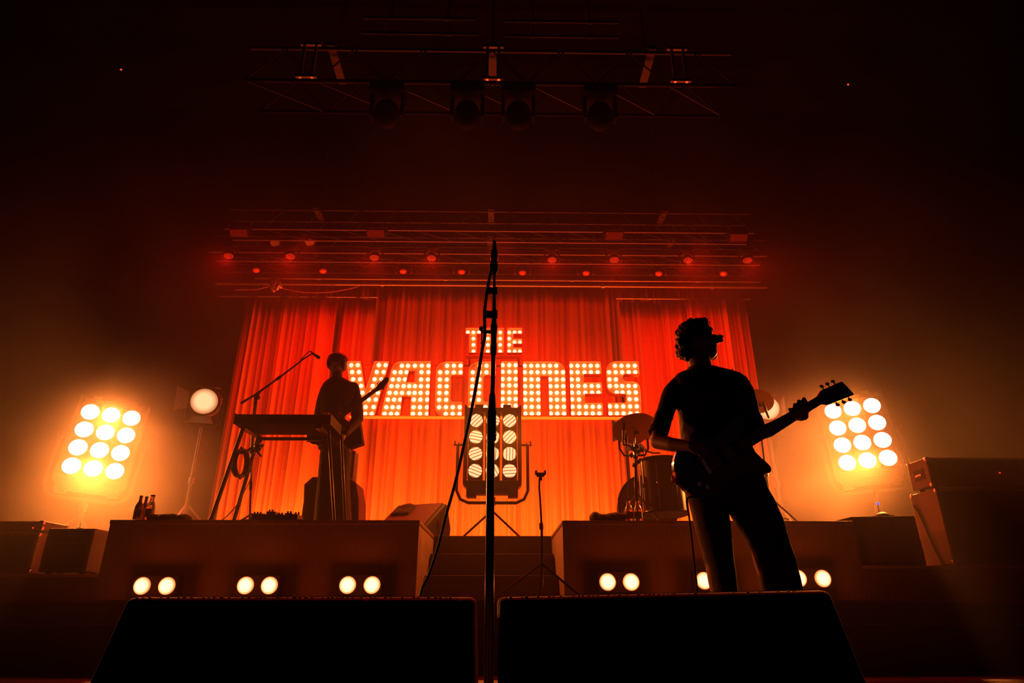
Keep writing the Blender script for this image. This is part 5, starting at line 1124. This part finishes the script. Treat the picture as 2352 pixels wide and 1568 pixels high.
mb.chain([J(749, 898), J(739, 925, 6.27), J(734, 950, 6.25), J(735, 964, 6.21), J(746, 960, 6.08)], [14.5*k, 13*k, 12*k, 11.5*k, 9.5*k])
mb.chain([J(811, 890), J(817, 920, 6.28), J(820, 948, 6.27), J(821, 961, 6.24), J(804, 984, 6.14), J(794, 996, 6.07)], [13.5*k, 15*k, 14.5*k, 13.5*k, 9.5*k, 8*k])
mb.prism([[(J(x, y).x, J(x, y).z) for x, y in ((799, 972), (812, 968), (829, 970), (836, 1020), (811, 1029), (797, 1034), (790, 1030), (797, 1000))]], lambda a, b, y: Vector((a, KY + y, b)), -0.05, 0.06)
union(mb, 'jacket', SUIT, g2, 0.009, 2, (0.006, 0.06))
MB().ell(J(800, 974, KY-0.07), 0.012, None, 10, 8).build('button', CHROME, g2)
mb = MB()
for sg in (-1, 1):
    A, B, C, D = J(774 + sg*14, 868, KY-0.06), J(774 + sg*4, 884, KY-0.118), J(774 + sg*3, 925, KY-0.128), J(774 + sg*17, 890, KY-0.118); nr = Vector((0, -0.006, 0)); mb.add([A, B, C, D, A+nr, B+nr, C+nr, D+nr], [(0, 3, 2, 1), (4, 5, 6, 7), (0, 1, 5, 4), (1, 2, 6, 5), (2, 3, 7, 6), (3, 0, 4, 7)])
mb.build('lapel', SUIT, g2)
mb = MB()
mb.rings([ring(738, 800, 1024, KY, 0.11), ring(736, 808, 1040, KY, 0.115), ring(735, 806, 1060, KY, 0.11), ring(734, 804, 1075, KY, 0.10)])
mb.rings([ring(736, 772, 1040, KY, 0.10), ring(731, 771, 1100, KY, 0.10), ring(726, 769, 1150, KY, 0.11), ring(722, 767, 1195, KY, 0.12), zring(744, KY, RZ+0.03, 0.10, 0.13)])
mb.rings([ring(772, 808, 1040, KY, 0.10), ring(767, 802, 1100, KY, 0.10), ring(768, 804, 1150, KY, 0.11), ring(769, 807, 1195, KY, 0.12), zring(789, KY, RZ+0.03, 0.085, 0.13)])
union(mb, 'trousers', TROUS, g2, 0.010, 3, (0.008, 0.08))
for px in (744, 789):
    c = PYZ(px, KY, RZ); mb = MB(); mb.ell((c.x, KY-0.07, RZ+0.042), (0.048, 0.14, 0.040), None, 18, 10); mb.box2((c.x-0.042, KY-0.18, RZ+0.002), (c.x+0.042, KY+0.06, RZ+0.02)); union(mb, 'shoe', RUBBER, g2, 0.008, 3)
mb = MB(); mb.ell(h_(-0.012, 0, 0.040), (0.112, 0.103, 0.078), Hr, 24, 14); mb.ell(h_(-0.045, 0, -0.020), (0.072, 0.096, 0.075), Hr, 20, 12); mb.ell(h_(0.078, 0, 0.022), (0.034, 0.076, 0.036), Hr, 18, 10)
for s in (-1, 1): mb.ell(h_(0.020, s*0.078, -0.004), (0.064, 0.019, 0.062), Hr)
union(mb, 'hair', HAIR, g2, 0.008, 3, (0.008, 0.03))
guitar('dark electric guitar slung in front of the keyboard player, neck pointing up to the right', (709, 1013), (885, 881), 6.10, 0.95, True, GUITBODY, GUARD,
    [J(790, 945, 6.12), J(782, 910, 6.12), J(770, 885, 6.15), J(764, 876, 6.22), J(756, 892, 6.42), J(742, 940, 6.42), J(722, 990, 6.32)], frets=8, wide=0.8)
